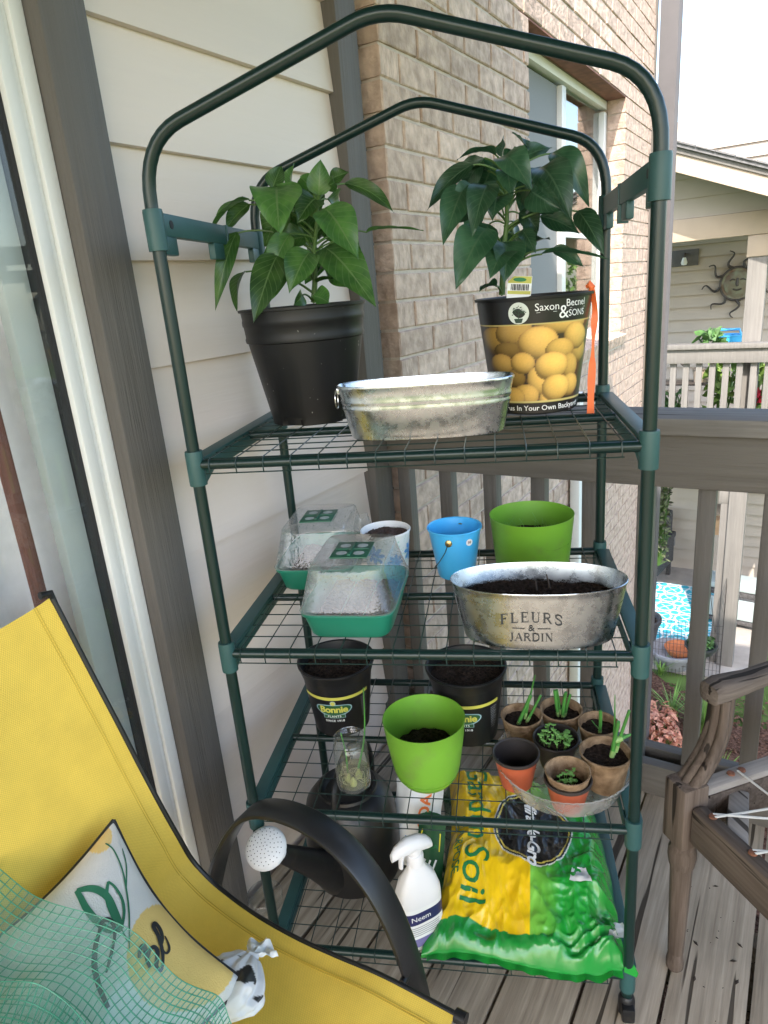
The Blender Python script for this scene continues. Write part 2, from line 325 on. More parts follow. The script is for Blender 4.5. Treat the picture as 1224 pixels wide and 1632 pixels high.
# ---------------------------------------------------------------- lettering
def text2d(s, size=1.0, bold=0.0, shear=0.0, spacing=1.0, maxlen=None):
    cu = bpy.data.curves.new('lettering', 'FONT'); cu.body = s; cu.size = size; cu.offset = bold*size; cu.shear = shear; cu.space_character = spacing
    cu.align_x = 'CENTER'; cu.align_y = 'CENTER'; cu.resolution_u = 3; cu.fill_mode = 'FRONT'
    o = bpy.data.objects.new('lettering', cu); COL.objects.link(o)
    dg = bpy.context.evaluated_depsgraph_get(); me = o.evaluated_get(dg).to_mesh()
    bm = bmesh.new(); bm.from_mesh(me); bpy.data.objects.remove(o); bpy.data.curves.remove(cu)
    bmesh.ops.remove_doubles(bm, verts=bm.verts, dist=1e-6)
    if maxlen:
        bmesh.ops.triangulate(bm, faces=bm.faces)
        for _ in range(6):
            es = [e for e in bm.edges if e.calc_length() > maxlen]
            if not es: break
            bmesh.ops.subdivide_edges(bm, edges=es, cuts=1); bmesh.ops.triangulate(bm, faces=bm.faces)
    bm.verts.index_update(); v = [(q.co.x, q.co.y) for q in bm.verts]; f = [[q.index for q in g.verts] for g in bm.faces]; bm.free(); return v, f
def stroke2d(pts, wd):
    """flat pen stroke through 2-d points; wd one width or one per point"""
    pts = [Vector((p[0], p[1], 0)) for p in pts]; n = len(pts); ws = wd if isinstance(wd, list) else [wd]*n; v = []; f = []
    for i in range(n):
        t = (pts[min(i+1,n-1)]-pts[max(i-1,0)]).normalized(); q = Vector((-t.y, t.x, 0))*ws[i]/2
        v += [(pts[i].x+q.x, pts[i].y+q.y), (pts[i].x-q.x, pts[i].y-q.y)]
    for i in range(n-1): f.append((2*i, 2*i+1, 2*i+3, 2*i+2))
    return v, f
def disc2d(cx, cy, r, n=24, ry=None):
    ry = ry or r; return [(cx+r*math.cos(2*math.pi*k/n), cy+ry*math.sin(2*math.pi*k/n)) for k in range(n)], [tuple(range(n))]
def poly2d(p): return list(p), [tuple(range(len(p)))]
def decal(name, shapes, fn, mat, parent, lift=0):
    mb = MB()
    for v, f in shapes: mb.add([fn(x, y, lift) for x, y in v], f)
    return mb.build(name, mat, parent, smooth=False)
def cyl_map(r0, r1, h, th0=-math.pi/2):
    """(x along the wall, y up from the foot) -> a point on a tapering pot wall; th0 faces the reader"""
    def fn(x, y, lift):
        r = r0+(r1-r0)*y/h + .0008 + lift; t = th0 + x/(r0+(r1-r0)*y/h); return Vector((r*math.cos(t), r*math.sin(t), y))
    return fn
# ================================================================ the ground below and the deck
ZG = -2.5
MT['lawn'] = M('lawn_soil', (.085,.13,.035), .95, var=.35, scale=3, bump=.5, bscale=40, spec=.1)
MT['mulch'] = M('brown_mulch', (.105,.052,.034), .95, var=.5, scale=45, bump=1.0, bscale=90, spec=.1, col2=(.19,.105,.075), bdist=.02)
MT['paving'] = M('patio_concrete', (.34,.30,.26), .9, var=.15, scale=6, bump=.2)
g = MB().box((-60,-60,ZG-.3), (60,120,ZG)).build('ground', MT['lawn'], smooth=False); struct(g)
g = MB().grid(lambda a, b: Vector((-1.6+a*4.2, 1.5+b*(4.05+.5*math.sin(a*9)), ZG+.012+.02*noise.noise(Vector((a*40, b*40, 0))))), 60, 60).build('mulch_bed', MT['mulch']); struct(g)
g = MB().box((-3.5,5.72,ZG+.002), (.62,8.4,ZG+.03)).build('patio', MT['paving'], smooth=False); struct(g)
deck = bpy.data.objects.new('deck', None); COL.objects.link(deck); struct(deck)
gap = on(933, 1556, 2, 0).x; pitch = .1445
k0 = math.ceil((-.20-gap)/pitch)
for k in range(k0-1, k0+22):
    x0 = max(gap + k*pitch + .0035, -.205); x1 = gap + (k+1)*pitch - .0035
    if x1 - x0 < .02: continue
    q = MB(); n = 24; c = (x0+x1)/2
    def pr(a, b):
        y = -3.6 + b*4.62; wv = .0012*noise.noise(Vector((c*9, y*3, 0))); t = (a-.5)*2
        return Vector((c + t*(x1-x0)/2 + wv, y, -.0035*abs(t)**6 + .0006*noise.noise(Vector((a*3, y*4, k)))))
    q.grid(pr, 8, n)
    b = len(q.v); q.add([(x0,-3.6,-.004),(x0,1.02,-.004),(x0,1.02,-.034),(x0,-3.6,-.034),(x1,-3.6,-.004),(x1,1.02,-.004),(x1,1.02,-.034),(x1,-3.6,-.034)], [(0,1,2,3),(5,4,7,6),(1,5,6,2)])
    o = q.build('plank', MT['deck'], deck, sharp=35)
o = MB()
for k in range(10): o.box((-.2,-3.5+k*.45,-.25), (3.2,-3.46+k*.45,-.036))
o.build('joist', MT['deck'], deck, smooth=False)
o = MB().box((-.2,-3.6,-.42), (3.2,1.0,-.40)); o.build('deck_gap_blocker', MT['mulch'], deck, smooth=False)  # added sheet hiding the ground below, so the plank gaps stay dark

# ================================================================ our house
house = thing('house', 'cream sided house with tan brick bay, grey trim and white sliding door', 'house', (-.3,.5,0))
HL = Vector((-.3,.5,0))
def hp(o): o.location = -HL; return o
k = -2
while 1.82-k*.188 > -.2:
    zb = 1.82 - k*.188; zt = zb + .200
    q = MB(); n = 1
    pro = [(-.2145, zb), (-.2185, zb-.001), (-.300, zb), (-.300, zt), (-.2300, zt)]
    v = [(x, .108, z) for x, z in pro] + [(x, .812, z) for x, z in pro]
    q.add(v, [(0,5,6,1),(1,6,7,2),(2,7,8,3),(3,8,9,4),(4,9,5,0),(0,1,2,3,4),(9,8,7,6,5)])
    hp(q.build('siding_board', MT['siding'], house, smooth=False, fix=True)); k += 1
hp(MB().bbox((-.31,.021,-.05), (-.190,.1075,2.62), .0035).build('door_trim', MT['trim'], house))
hp(MB().bbox((-.31,.8125,-.6), (-.190,.902,2.62), .0035).build('corner_board', MT['trim'], house))
hp(MB().box((-.52,-5,-2.5), (-.42,.95,2.62)).build('light_block_wall', MT['siding'], house, smooth=False))  # unseen slab added behind the front so that light does not leak through
hp(MB().box((-.42,.903,-2.5), (-.222,.955,2.9)).build('corner_backing', MT['trim'], house, smooth=False))
hp(MB().box((-.42,.10,-2.5), (-.302,.902,-.06)).build('foundation', MT['mortar'], house, smooth=False))
hp(MB().box((-.6,-3.2,2.70), (2.75,1.35,2.84)).build('porch_ceiling', wood('stained_ceiling', (.10,.085,.07), (.16,.135,.11), .7, axis=1, cracks=False), house, smooth=False))
# sliding door
dr = bpy.data.objects.new('sliding_door', None); COL.objects.link(dr); dr.parent = house; hp(dr)
q = MB(); q.bbox((-.31,-.004,-.02), (-.222,.0205,2.3), .003); q.bbox((-.31,-.012,-.02), (-.232,-.004,2.3), .001); q.build('jamb', MT['white_frame'], dr)
q = MB(); q.bbox((-.31,-.034,-.02), (-.228,-.012,2.3), .003); q.build('stile', MT['white_frame'], dr)
MB().box((-.31,-.0415,-.02), (-.2405,-.0345,2.3)).build('gasket', MT['gasket'], dr, smooth=False)
q = MB(); q.bbox((-.30,-1.9,-.04), (-.20,.02,-.004), .003); q.build('threshold', MT['white_frame'], dr)
MT['doorglass'] = clear('door_glass', (.97,.985,.98), .0, haze=.04, ior=1.5, hazecol=(.7,.75,.75))
MB().add([(-.246,-1.9,-.02),(-.246,-.0415,-.02),(-.246,-.0415,2.3),(-.246,-1.9,2.3)], [(0,1,2,3)]).build('pane', MT['doorglass'], dr, smooth=False)
q = MB(); q.bbox((-.29,-.090,-.02), (-.262,-.043,2.3), .003); q.build('inner_stile', M('grey_inner_stile', (.40,.44,.43), .5, var=.04), dr)
curt = thing('curtain', 'pale grey drape hanging behind the sliding door glass', 'curtain', (-.335,-.8,0))
q = MB().grid(lambda a, b: Vector((.026*math.sin(a*44+.8*math.sin(a*11))+.005*math.sin(a*130), (a-.5)*2.1, b*2.35)), 240, 6)
q.build('drape', M('pale_drape', (.82,.80,.82), .9, var=.05, scale=30), curt)
st = tag(MB().bbox((-.306,-.148,-.02), (-.294,-.122,1.36), .004).build('wooden_strip', wood('red_brown_wood', (.10,.035,.022), (.20,.075,.05), .5, axis=2, cracks=False)), 'red brown wooden strip standing behind the sliding door glass', 'strip')

# brick bay
XB = -.16; Y0 = .95; Y1 = 4.25; CH = .077; BL = .207; WY0, WY1, WZ0, WZ1 = 2.03, 3.56, .94, 2.25
bw = bpy.data.objects.new('brick_wall', None); COL.objects.link(bw); bw.parent = house; hp(bw)
q = MB(); xa, xm = -.42, XB-.0065
zlo, zhi = ZG, 3.4
q.box((xa,Y0+.006,zlo), (xm,Y1-.004,WZ0-.004)); q.box((xa,Y0+.006,WZ1+.003), (xm,Y1-.004,zhi))
q.box((xa,Y0+.006,WZ0-.004), (xm,WY0-.005,WZ1+.003)); q.box((xa,WY1+.005,WZ0-.004), (xm,Y1-.004,WZ1+.003))
q.build('mortar', MT['mortar'], bw, smooth=False)
def brickmesh(i, L):
    rr = random.Random(i); q = MB(); e = .0035; H = CH-.008; D = .098
    j = lambda s=.0012: rr.uniform(-s, s)
    yl, yh = 0, L
    v = [(-D,yl,0),(-D,yh,0),(-D,yh,H),(-D,yl,H),
         (-e+j(),yl+j(),j()),(-e+j(),yh+j(),j()),(-e+j(),yh+j(),H+j()),(-e+j(),yl+j(),H+j()),
         (j(.0008),yl+e,e),(j(.0008),yh-e,e),(j(.0008),yh-e,H-e),(j(.0008),yl+e,H-e)]
    q.add(v, [(0,1,5,4),(1,2,6,5),(2,3,7,6),(3,0,4,7),(4,5,9,8),(5,6,10,9),(6,7,11,10),(7,4,8,11),(8,9,10,11)])
    return q.mesh('brick', MT['brick'], smooth=False)
bms = [brickmesh(i, BL-.008) for i in range(8)]
cells = []
zt = WZ1; n_up = int((zhi-zt)/CH); n_dn = int((zt-zlo)/CH)
for r in range(-n_dn, n_up):
    z = zt + r*CH + .005; y = Y0 - (.5*BL if r % 2 else 0)
    while y < Y1-.01:
        a, b = max(y, Y0-.0), min(y+BL-.008, Y1)
        if WZ0-.01 < z+CH/2 < WZ1:                       # beside the window: cut the bricks to the opening
            parts = [(a, min(b, WY0)), (max(a, WY1), b)]
        else: parts = [(a, b)]
        for a_, b_ in parts:
            if b_-a_ > .02: cells.append((a_, b_, z, r))
        y += BL
def seen(c):
    P = Vector((XB, (c[0]+c[1])/2, c[2]+.03)); d = P-CAM; dep = -d.dot(BACK)
    u = 612+FPX*d.dot(RIGHT)/dep; v = 816-FPX*d.dot(UP)/dep
    if not (-30 < u < 1254 and -40 < v < 1300): return 0
    if c[2] < .9 and (c[0] > 2.6): return .2/dep**2
    return 1/dep**2
cells.sort(key=lambda c: -seen(c))
rest = MB()
for i, (a, b, z, r) in enumerate(cells):
    jx = rnd(-.0015,.0015)
    if i < 300:
        o = link('brick', bms[i % 8], bw, (XB+jx, a, z)); o.scale = (1, (b-a)/(BL-.008), 1)
    elif seen((a, b, z, r)) > 0 or z > 0:
        rest.box((XB-.098,a,z), (XB+jx,b,z+CH-.008))
o = rest.build('far_bricks', MT['brick'], bw, smooth=False); stuff(o)
# window in the brick bay
MT['winglass'] = clear('window_glass', (.62,.66,.64), .0, ior=1.9)
MT['screen'] = M('insect_screen', (.20,.20,.20), .8, var=.05, scale=400)
win = bpy.data.objects.new('window', None); COL.objects.link(win); win.parent = house; hp(win)
XW = -.262; wy = [WY0+.004, WY1-.004]; wz = [WZ0+.06, WZ1-.006]; ym = 2.80
q = MB()
q.bbox((XW-.06,wy[0],wz[1]-.040), (XW,wy[1],wz[1]), .003); q.bbox((XW-.06,wy[0],wz[0]), (XW,wy[1],wz[0]+.055), .003)
q.bbox((XW-.06,wy[0],wz[0]+.055), (XW,wy[0]+.05,wz[1]-.055), .003); q.bbox((XW-.06,wy[1]-.05,wz[0]+.055), (XW,wy[1],wz[1]-.055), .003)
q.build('frame', MT['white_frame'], win)
q = MB(); q.bbox((XW-.05,ym-.03,wz[0]+.055), (XW-.004,ym+.03,wz[1]-.055), .003); q.build('mullion', MT['white_frame'], win)
MB().box((XW-.024,ym+.03,1.54), (XW-.012,wy[1]-.05,1.565)).build('meeting_rail', MT['white_frame'], win, smooth=False)
MB().box((XW-.036,wy[0]+.05,wz[0]+.055), (XW-.030,ym-.03,wz[1]-.055)).build('insect_screen', MT['screen'], win, smooth=False)
MB().box((XW-.036,ym+.03,wz[0]+.055), (XW-.030,wy[1]-.05,wz[1]-.055)).build('pane', MT['winglass'], win, smooth=False)
MB().box((XW-.12,wy[0],wz[0]), (XW-.11,wy[1],wz[1])).build('blind', M('window_blind', (.16,.16,.16), .8, var=.1), win, smooth=False)
hp(MB().bbox((XB-.10,WY0-.09,WZ1-.004), (XB-.003,WY1+.10,WZ1+.003), .001).build('lintel', M('rusty_lintel', (.20,.085,.062), .8, var=.25, scale=20), house))
rl = math.radians(14)
sill = bpy.data.objects.new('window_sill', None); COL.objects.link(sill); sill.parent = house; hp(sill)
sm = None; y = WY0-.04
while y < WY1+.0:
    rot = Matrix.Translation((XB+.012, y, WZ0+.005)) @ Matrix.Rotation(rl, 4, 'Y')
    if sm is None: sm = MB().bbox((-.12,0,-.005), (0,.058,.055), .003).mesh('brick', MT['brick'], smooth=False)
    o = link('brick', sm, sill); o.matrix_local = rot; y += .068
hp(MB().box((XB-.12,WY0-.03,WZ0-.01), (XB+.006,WY1,WZ0+.02)).build('sill_mortar', MT['mortar'], house, smooth=False))
# downspout and end board
MT['downspout'] = M('grey_downspout', (.085,.08,.085), .5, var=.05)
q = MB(); pr_ = [(0,0),(.012,.012),(.024,0),(.036,.012),(.048,0),(.06,.012),(.072,0)]
v = []
for z in (ZG, 3.4): v += [(XB+.02+d, Y1+.03+y, z) for y, d in [(a, .105+b) for a, b in pr_]] + [(XB+.02, Y1+.102, z), (XB+.02, Y1+.03, z)]
n = 9; q.add(v, [(i, (i+1) % n, n+(i+1) % n, n+i) for i in range(n)]); hp(q.build('downspout', MT['downspout'], house, smooth=False, fix=True))
hp(MB().box((XB-.4,Y1+.002,ZG), (XB+.01,Y1+.028,3.4)).build('end_board', MT['trim'], house, smooth=False))
hp(MB().bbox((XB+.01,2.52,ZG), (XB+.06,2.58,.82), .008).build('drain_pipe', MT['white_frame'], house))

# ================================================================ deck railing
YR = .882
rail = thing('deck_railing', 'grey painted wooden deck railing with square balusters behind the rack', 'railing', (.6,YR,0))
def rp_(o): o.location = (-.6,-YR,0); return o
rp_(MB().bbox((-.189,YR-.035,1.002), (2.9,YR+.108,1.040), .004).build('cap_rail', wood('weathered_cap_rail', (.16,.147,.135), (.24,.225,.21), .75, axis=0, cracks=True, rand=.02, gs=70), rail))
rp_(MB().bbox((-.189,YR,.872), (2.9,YR+.036,1.000), .003).build('fascia_rail', MT['rail'], rail))
rp_(MB().bbox((-.189,YR+.002,.0005), (2.9,YR+.036,.095), .003).build('bottom_rail', MT['rail'], rail))
rp_(MB().bbox((-.189,YR+.078,.0005), (2.9,YR+.112,.095), .003).build('bottom_rail', MT['rail'], rail))
bm_ = MB().bbox((0,YR+.0375,.01), (.038,YR+.0765,.999), .002).mesh('baluster', MT['trim'])
for k in range(23): o = link('baluster', bm_, rail, (-.6-.182+.1352*k,-YR,0))
# ================================================================ the greenhouse rack
WD, DP = .69, .4512; ZS = [.098, .4386, .7794, 1.1202]; ZB = 1.478
rack = thing('plant_rack', 'dark green tubular greenhouse rack with four wire shelves and peaked hoops', 'rack', (0,0,0), ANG)
TR = .0098
for x in (0, WD):
    for y in (0, DP):
        MB().tube([(x,y,.012),(x,y,ZB)], TR, 16).build('post', MT['tube'], rack)
def hoop(y):
    pts = [(0,y,ZB),(0,y,1.50)] + [tuple(p) for p in bez((0,y,1.50),(0,y,1.580),(.062,y,1.601),8)] + [tuple(p) for p in bez((.305,y,1.680),(.345,y,1.694),(.385,y,1.680),6)] + [tuple(p) for p in bez((.628,y,1.601),(WD,y,1.580),(WD,y,1.50),8)] + [(WD,y,ZB)]
    MB().tube(pts, TR*.97, 16).build('hoop', MT['tube'], rack)
hoop(0); hoop(DP)
cm = MB().lathe([(.0105,-.036),(.0140,-.036),(.0142,-.03),(.0142,.016),(.0136,.020),(.0105,.020)], 24).mesh('collar', MT['plastic_teal'])
for x in (0, WD):
    for y in (0, DP):
        for z in ZS[0:4] + [ZB-.004]: link('collar', cm, rack, (x,y,z))
# plastic side bars
def sidebar(x, s, z):
    q = MB(); xi = x + s*.004; xo = x - s*.011
    lo, hi = min(xi, xo)-.004, max(xi, xo)+.007
    q.bbox((lo,.012,z-.001), (hi,DP-.012,z+.007), .0015)
    q.bbox((x-.0125,.010,z-.022), (x-.0095,DP-.010,z), .001); q.bbox((x+.0095,.010,z-.022), (x+.0125,DP-.010,z), .001)
    for yy in (0, DP):
        sg = 1 if yy == 0 else -1
        q.add([(x-.011,yy+sg*.010,z-.034),(x+.011,yy+sg*.010,z-.034),(x+.011,yy+sg*.045,z-.021),(x-.011,yy+sg*.045,z-.021),(x-.011,yy+sg*.010,z),(x+.011,yy+sg*.010,z),(x+.011,yy+sg*.045,z),(x-.011,yy+sg*.045,z)],
              [(0,1,2,3),(0,4,5,1),(1,5,6,2),(2,6,7,3),(3,7,4,0)])
    q.build('side_bar', MT['plastic_teal'], rack, fix=True)
for z in ZS:
    sidebar(0, 1, z); sidebar(WD, -1, z)
for x, s in ((0,1),(WD,-1)):
    q = MB(); q.bbox((x-.007,.012,ZB-.019), (x+.007,DP-.012,ZB+.013), .002)
    for y0, y1 in ((.012,.055),(.20,.245),(DP-.05,DP-.012)): q.bbox((x-.006,y0,ZB-.045), (x+.006,y1,ZB-.018), .002)
    q.bbox((x-.009,.262,ZB-.047), (x+.009,.269,ZB+.014), .001)
    q.build('top_side_bar', MT['plastic_teal'], rack)
    MB().tube([(x+s*.0065,.040,ZB-.002),(x+s*.0078,.040,ZB-.002)], .0062, 14).build('screw_hole', MT['gasket'], rack)
GW = .0447
for i, z in enumerate(ZS):
    for y in (.0, DP/2, DP-.0):
        MB().tube([(.011,y,z-.003),(WD-.011,y,z-.003)], .0083 if y != DP/2 else .0075, 14).build('shelf_rail', MT['tube'], rack)
    q = MB(); zt = z+.0072; r = .0011
    for k in range(15):
        x = .020 + k*GW + .006
        q.tube([(x+.002*math.sin(k*3),DP+.0085,zt-.022),(x,DP+.0075,zt-.004),(x,DP,zt),(x,DP*.5,zt+.0003),(x,0,zt),(x,-.0065,zt-.0025),(x,-.0098,zt-.010),(x+.0006,-.0098,zt-.024)], r, 5)
    for k in range(11):
        y = -.0098+.012 + k*GW*.965
        if y < DP+.01: q.tube([(.017,y,zt-.0016),(WD*.5,y,zt-.0020),(WD-.017,y,zt-.0016)], r, 5)
    q.tube([(.020,-.0112,zt-.0225),(.655,-.0112,zt-.0225)], r, 5); q.tube([(.020,DP+.0095,zt-.021),(.655,DP+.0095,zt-.021)], r, 5)
    o = q.build('wire_grid', MT['wire'], rack); stuff(o)
for x in (0, WD):
    for y in (0, DP):
        q = MB(); q.lathe([(.0,.0),(.0145,.0),(.0155,.006),(.0155,.034),(.0125,.042),(.0105,.044)], 20, (x,y,.0015)); q.bbox((x-.012,y-.026,.002), (x+.012,y+.004,.036), .004)
        q.build('foot', MT['black_plastic'], rack)
# ================================================================ things on the shelves
ZT = [z+.0092 for z in ZS]
def rim_place(u, v, h, k, extra=0.0):
    """foot of an upright pot on shelf k, found from where its rim centre is seen"""
    d = ray(u, v); z = ZT[k]+h+extra; P = CAM + d*((z-CAM.z)/d.z); return Vector((P.x, P.y, ZT[k]+extra))
def potprof(rb, rr, h, t=.0022, lip=.003, liph=.006, floor=.004):
    return [(0,.0006),(rb*.9,.0),(rb,.002),(rr-.0005,h-liph),(rr+lip,h-liph+.0006),(rr+lip,h-.0006),(rr+lip*.4,h),(rr-t,h-.001),(rb-t,floor),(0,floor)]
def soil(parent, r, z, amp=.006, n=36, seed=0, name='soil', sx=1, sy=1, p=2.0, dome=0):
    q = MB(); v = [(0,0,z+dome)]; f = []; R = 14
    for j in range(1, R+1):
        for k in range(n):
            t = 2*math.pi*k/n; ct, st_ = math.cos(t), math.sin(t); qn = (abs(ct)**p+abs(st_)**p)**(-1/p); rr = r*j/R*qn
            x, y = rr*ct*sx, rr*st_*sy
            v.append((x, y, z + dome*(1-(j/R)**2) + amp*(noise.noise(Vector((x*60+seed, y*60, seed)))+.6*noise.noise(Vector((x*170, y*170+seed, 3))))))
    f += [(0, 1+k, 1+(k+1) % n) for k in range(n)]
    for j in range(R-1):
        for k in range(n): f.append((1+j*n+k, 1+(j+1)*n+k, 1+(j+1)*n+(k+1) % n, 1+j*n+(k+1) % n))
    q.add(v, f); rr = random.Random(seed)
    for _ in range(int(90*r/.05)):                     # crumbs
        t = rr.uniform(0, 6.28); d = r*.93*math.sqrt(rr.random()); s = rr.uniform(.0009,.0032)*min(1, r/.05)
        ct, st_ = math.cos(t), math.sin(t); qn = (abs(ct)**p+abs(st_)**p)**(-1/p)
        c = Vector((d*ct*qn*sx, d*st_*qn*sy, z+dome*(1-(d/r)**2)+amp*.5))
        pp = [c+Vector((rr.uniform(-1,1), rr.uniform(-1,1), rr.uniform(-.6,.8)))*s for _ in range(5)]
        q.add(pp, [(0,1,2),(0,2,3),(0,3,4),(1,3,2),(1,4,3),(0,4,1)])
    return stuff(q.build(name, MT['soil'], parent, sharp=30))
def leaf_pts(B, T, w, nrm, arch=.12, fold=.22, wave=.03, seed=0, ax=None):
    ax = (T-B); L = ax.length; a = ax.normalized(); nrm = (nrm - a*nrm.dot(a)).normalized(); s_ = a.cross(nrm)
    def fn(u, v):
        t = (u-.5)*2; sh = (v**.55)*((1-v)**1.12)*2.55*(1 if v < .999 else 0)
        hw = w/2*sh
        c = B + ax*v + nrm*(arch*L*(math.sin(math.pi*v**.8)))
        lift = fold*hw*abs(t)**1.3 + wave*w*math.sin(v*9+seed+t*1.2)*abs(t)**2 - .05*hw*abs(math.sin((v*9-abs(t)*2.5)*math.pi))*(1-abs(t))
        return c + s_*(t*hw) + nrm*lift
    return fn
def leaf(parent, B, T, wpx, mat, seed=0, arch=.10, tilt=None):
    mid = (B+T)/2; w = wpx*1.10*mpp(mid); tc = (CAM-mid).normalized(); a = (T-B).normalized()
    nrm = (tc*.75 + Vector((0,0,1))*.5)
    nrm = (nrm - a*nrm.dot(a)).normalized()
    if wpx < 26 and tilt is None: tilt = 58
    if tilt:
        w *= min(1.0/math.cos(R_(abs(tilt)))*.95, 2.2); nrm = Matrix.Rotation(R_(tilt if seed % 2 else -tilt), 3, a) @ nrm
        if nrm.z < 0: nrm = Matrix.Rotation(math.pi, 3, a) @ nrm
    inv = parent.matrix_world.inverted()
    fn = leaf_pts(B, T, w, nrm, arch*rnd(.8,1.7), rnd(.22,.48), rnd(.03,.07), seed)
    q = MB().grid(lambda u, v: inv @ fn(u, v), 10, 14)
    return q.build('leaf', mat, parent, sharp=0)
def plant(name, label, pot_loc, leaves, stem_px, yr, mat, group=None, seed=1):
    t = thing(name, label, 'plant', pot_loc, 0, group); bpy.context.view_layer.update(); inv = t.matrix_world.inverted()
    stem = [onr(u, v, yr+dy) for u, v, dy in stem_px]; q = MB()
    sp = smooth_path(stem, 5); N = len(sp)
    q.tube([inv @ p for p in sp], [.0058-.0034*i/(N-1) for i in range(N)], 9)
    for i, L in enumerate(leaves):
        (u0, v0, d0), (u1, v1, d1), wpx = L[:3]
        B = onr(u0, v0, yr+d0); T = onr(u1, v1, yr+d1)
        leaf(t, B, T, wpx, mat, seed+i, arch=L[3] if len(L) > 3 else .10)
        A = min(sp, key=lambda p: (p-B-Vector((0,0,-.03))).length)
        mid = (A+B)/2 + Vector((0,0,.22*(B-A).length))
        pp = bez(A, mid, B + (T-B)*.02, 7); q.tube([inv @ p for p in pp], [.0024-.0010*k/7 for k in range(8)], 6)
    rr = random.Random(seed*91)
    top, bot = sp[-1], sp[int(N*.35)]
    for i in range(16):                                   # fuller crown: more leaves on all sides
        f_ = rr.random(); A = bot.lerp(top, f_); a = rr.uniform(0, 6.283); d = Vector((math.cos(a), math.sin(a), 0))
        if d.dot(CAM-A) > 0 and rr.random() < .6: d = -d
        B = A + d*rr.uniform(.025,.055) + Vector((0,0,rr.uniform(.0,.03))); ln = rr.uniform(.055,.095)
        T = B + d*ln*rr.uniform(.45,.75) - Vector((0,0,ln*rr.uniform(.45,.85)))
        leaf(t, B, T, rr.uniform(38,60), mat, seed+50+i, arch=.14, tilt=rr.choice([None, 20, 35]))
        pp = bez(A, (A+B)/2+Vector((0,0,.008)), B, 5); q.tube([inv @ p for p in pp], .0015, 5)
    q.build('stem', MT['stem'], t)
    return t

# ---------- top shelf: black nursery pot with a pepper plant
P = RW(.122, .297, ZT[3]); h = .215
pot = thing('nursery_pot', 'large black plastic nursery pot holding a pepper plant on the top shelf', 'pot', P, ANG)
def notch(t, z): return 1 - (.10 if z < .012 and abs(math.sin(t*2+.6)) < .45 else 0)
MB().lathe([(0,.010),(.060,.008),(.074,.0005),(.080,.0012),(.0805,.011),(.0825,.020),(.108,h-.062),(.1115,h-.060),(.1125,h-.054),(.1112,h-.050),(.1128,h-.032),(.1148,h-.029),(.115,h-.022),(.114,h-.018),(.1155,h-.006),(.1195,h-.005),(.1197,h-.001),(.117,h),(.1135,h-.002),(.078,.012),(0,.012)], 64, wob=notch).build('wall', MT['scuffed'], pot)
soil(pot, .110, h-.020, .006, seed=1)
yr0 = WR(P).y
L1 = [((441,298,-.03),(445,374,-.105),84,.12), ((517,332,-.05),(571,414,-.10),66), ((517,394,-.03),(600,491,-.10),68), ((443,405,-.05),(404,515,-.12),54), ((494,402,-.05),(461,468,-.10),56),
      ((378,369,-.01),(343,496,-.06),30), ((398,318,0),(330,383,-.03),22), ((398,325,.02),(358,369,-.02),16), ((392,432,0),(378,496,-.03),22), ((583,370,.04),(675,368,.03),15,.05),
      ((548,292,.03),(628,339,.02),16,.12), ((508,312,-.02),(511,254,-.02),40,.04), ((434,302,-.03),(449,264,-.01),32,.05), ((465,298,.03),(469,260,.03),18,.05), ((505,316,-.01),(473,356,-.05),48),
      ((487,378,0),(420,405,-.03),48), ((499,471,-.05),(525,483,-.08),22), ((503,452,0),(537,445,-.01),12), ((526,286,.03),(556,274,.04),14), ((503,440,.03),(522,424,.05),24), ((463,420,.06),(420,440,.10),40),
      ((530,380,.05),(575,420,.09),44), ((470,330,.06),(455,400,.11),50), ((497,300,-.02),(478,282,-.05),16), ((514,300,-.02),(534,290,-.05),14), ((482,470,-.05),(468,486,-.08),16), ((478,345,.07),(500,400,.10),40)]
plant('pepper_plant', 'bushy green pepper plant with drooping leaves in the plain black pot', P+Vector((0,0,.19)), L1, [(500,482,0),(502,440,0),(501,400,.0),(505,350,-.01),(506,305,-.015)], yr0, MT['pepper_leaf'], seed=3)

# ---------- top shelf: lemon picture pot
P = RW(.546, .289, ZT[3]); h = .200; rb, rr_ = .0745, .1000
pot = thing('citrus_pot', 'black nursery pot printed with yellow lemons on the top shelf', 'pot', P, ANG)
MB().lathe([(0,.002),(.070,.0),(rb-.001,.002),(rr_-.002,h-.004),(rr_+.003,h-.005),(rr_+.0035,h-.001),(rr_+.001,h),(rr_-.0025,h-.002),(rb-.004,.006),(0,.006)], 64).build('wall', MT['black_plastic'], pot)
soil(pot, .094, h-.018, .005, seed=2)
LEM = [(450,480,90,95,.40),(590,430,115,92,.55),(540,560,90,60,.25),(880,365,135,72,.85),(745,510,118,112,.95),(1010,590,45,95,.75),(985,480,60,95,1.0),(890,575,82,78,.85),(480,670,75,72,.5),(580,790,60,70,.35),(635,665,75,75,.85),(965,720,48,95,.80),(740,820,65,105,.95),(650,930,88,80,.9),(560,950,70,75,.8),(980,870,50,82,.95),(800,965,42,55,.9),(840,700,102,98,1.12),(875,880,90,96,1.12)]
q = MB(); nu, nv = 260, 110; cols = []
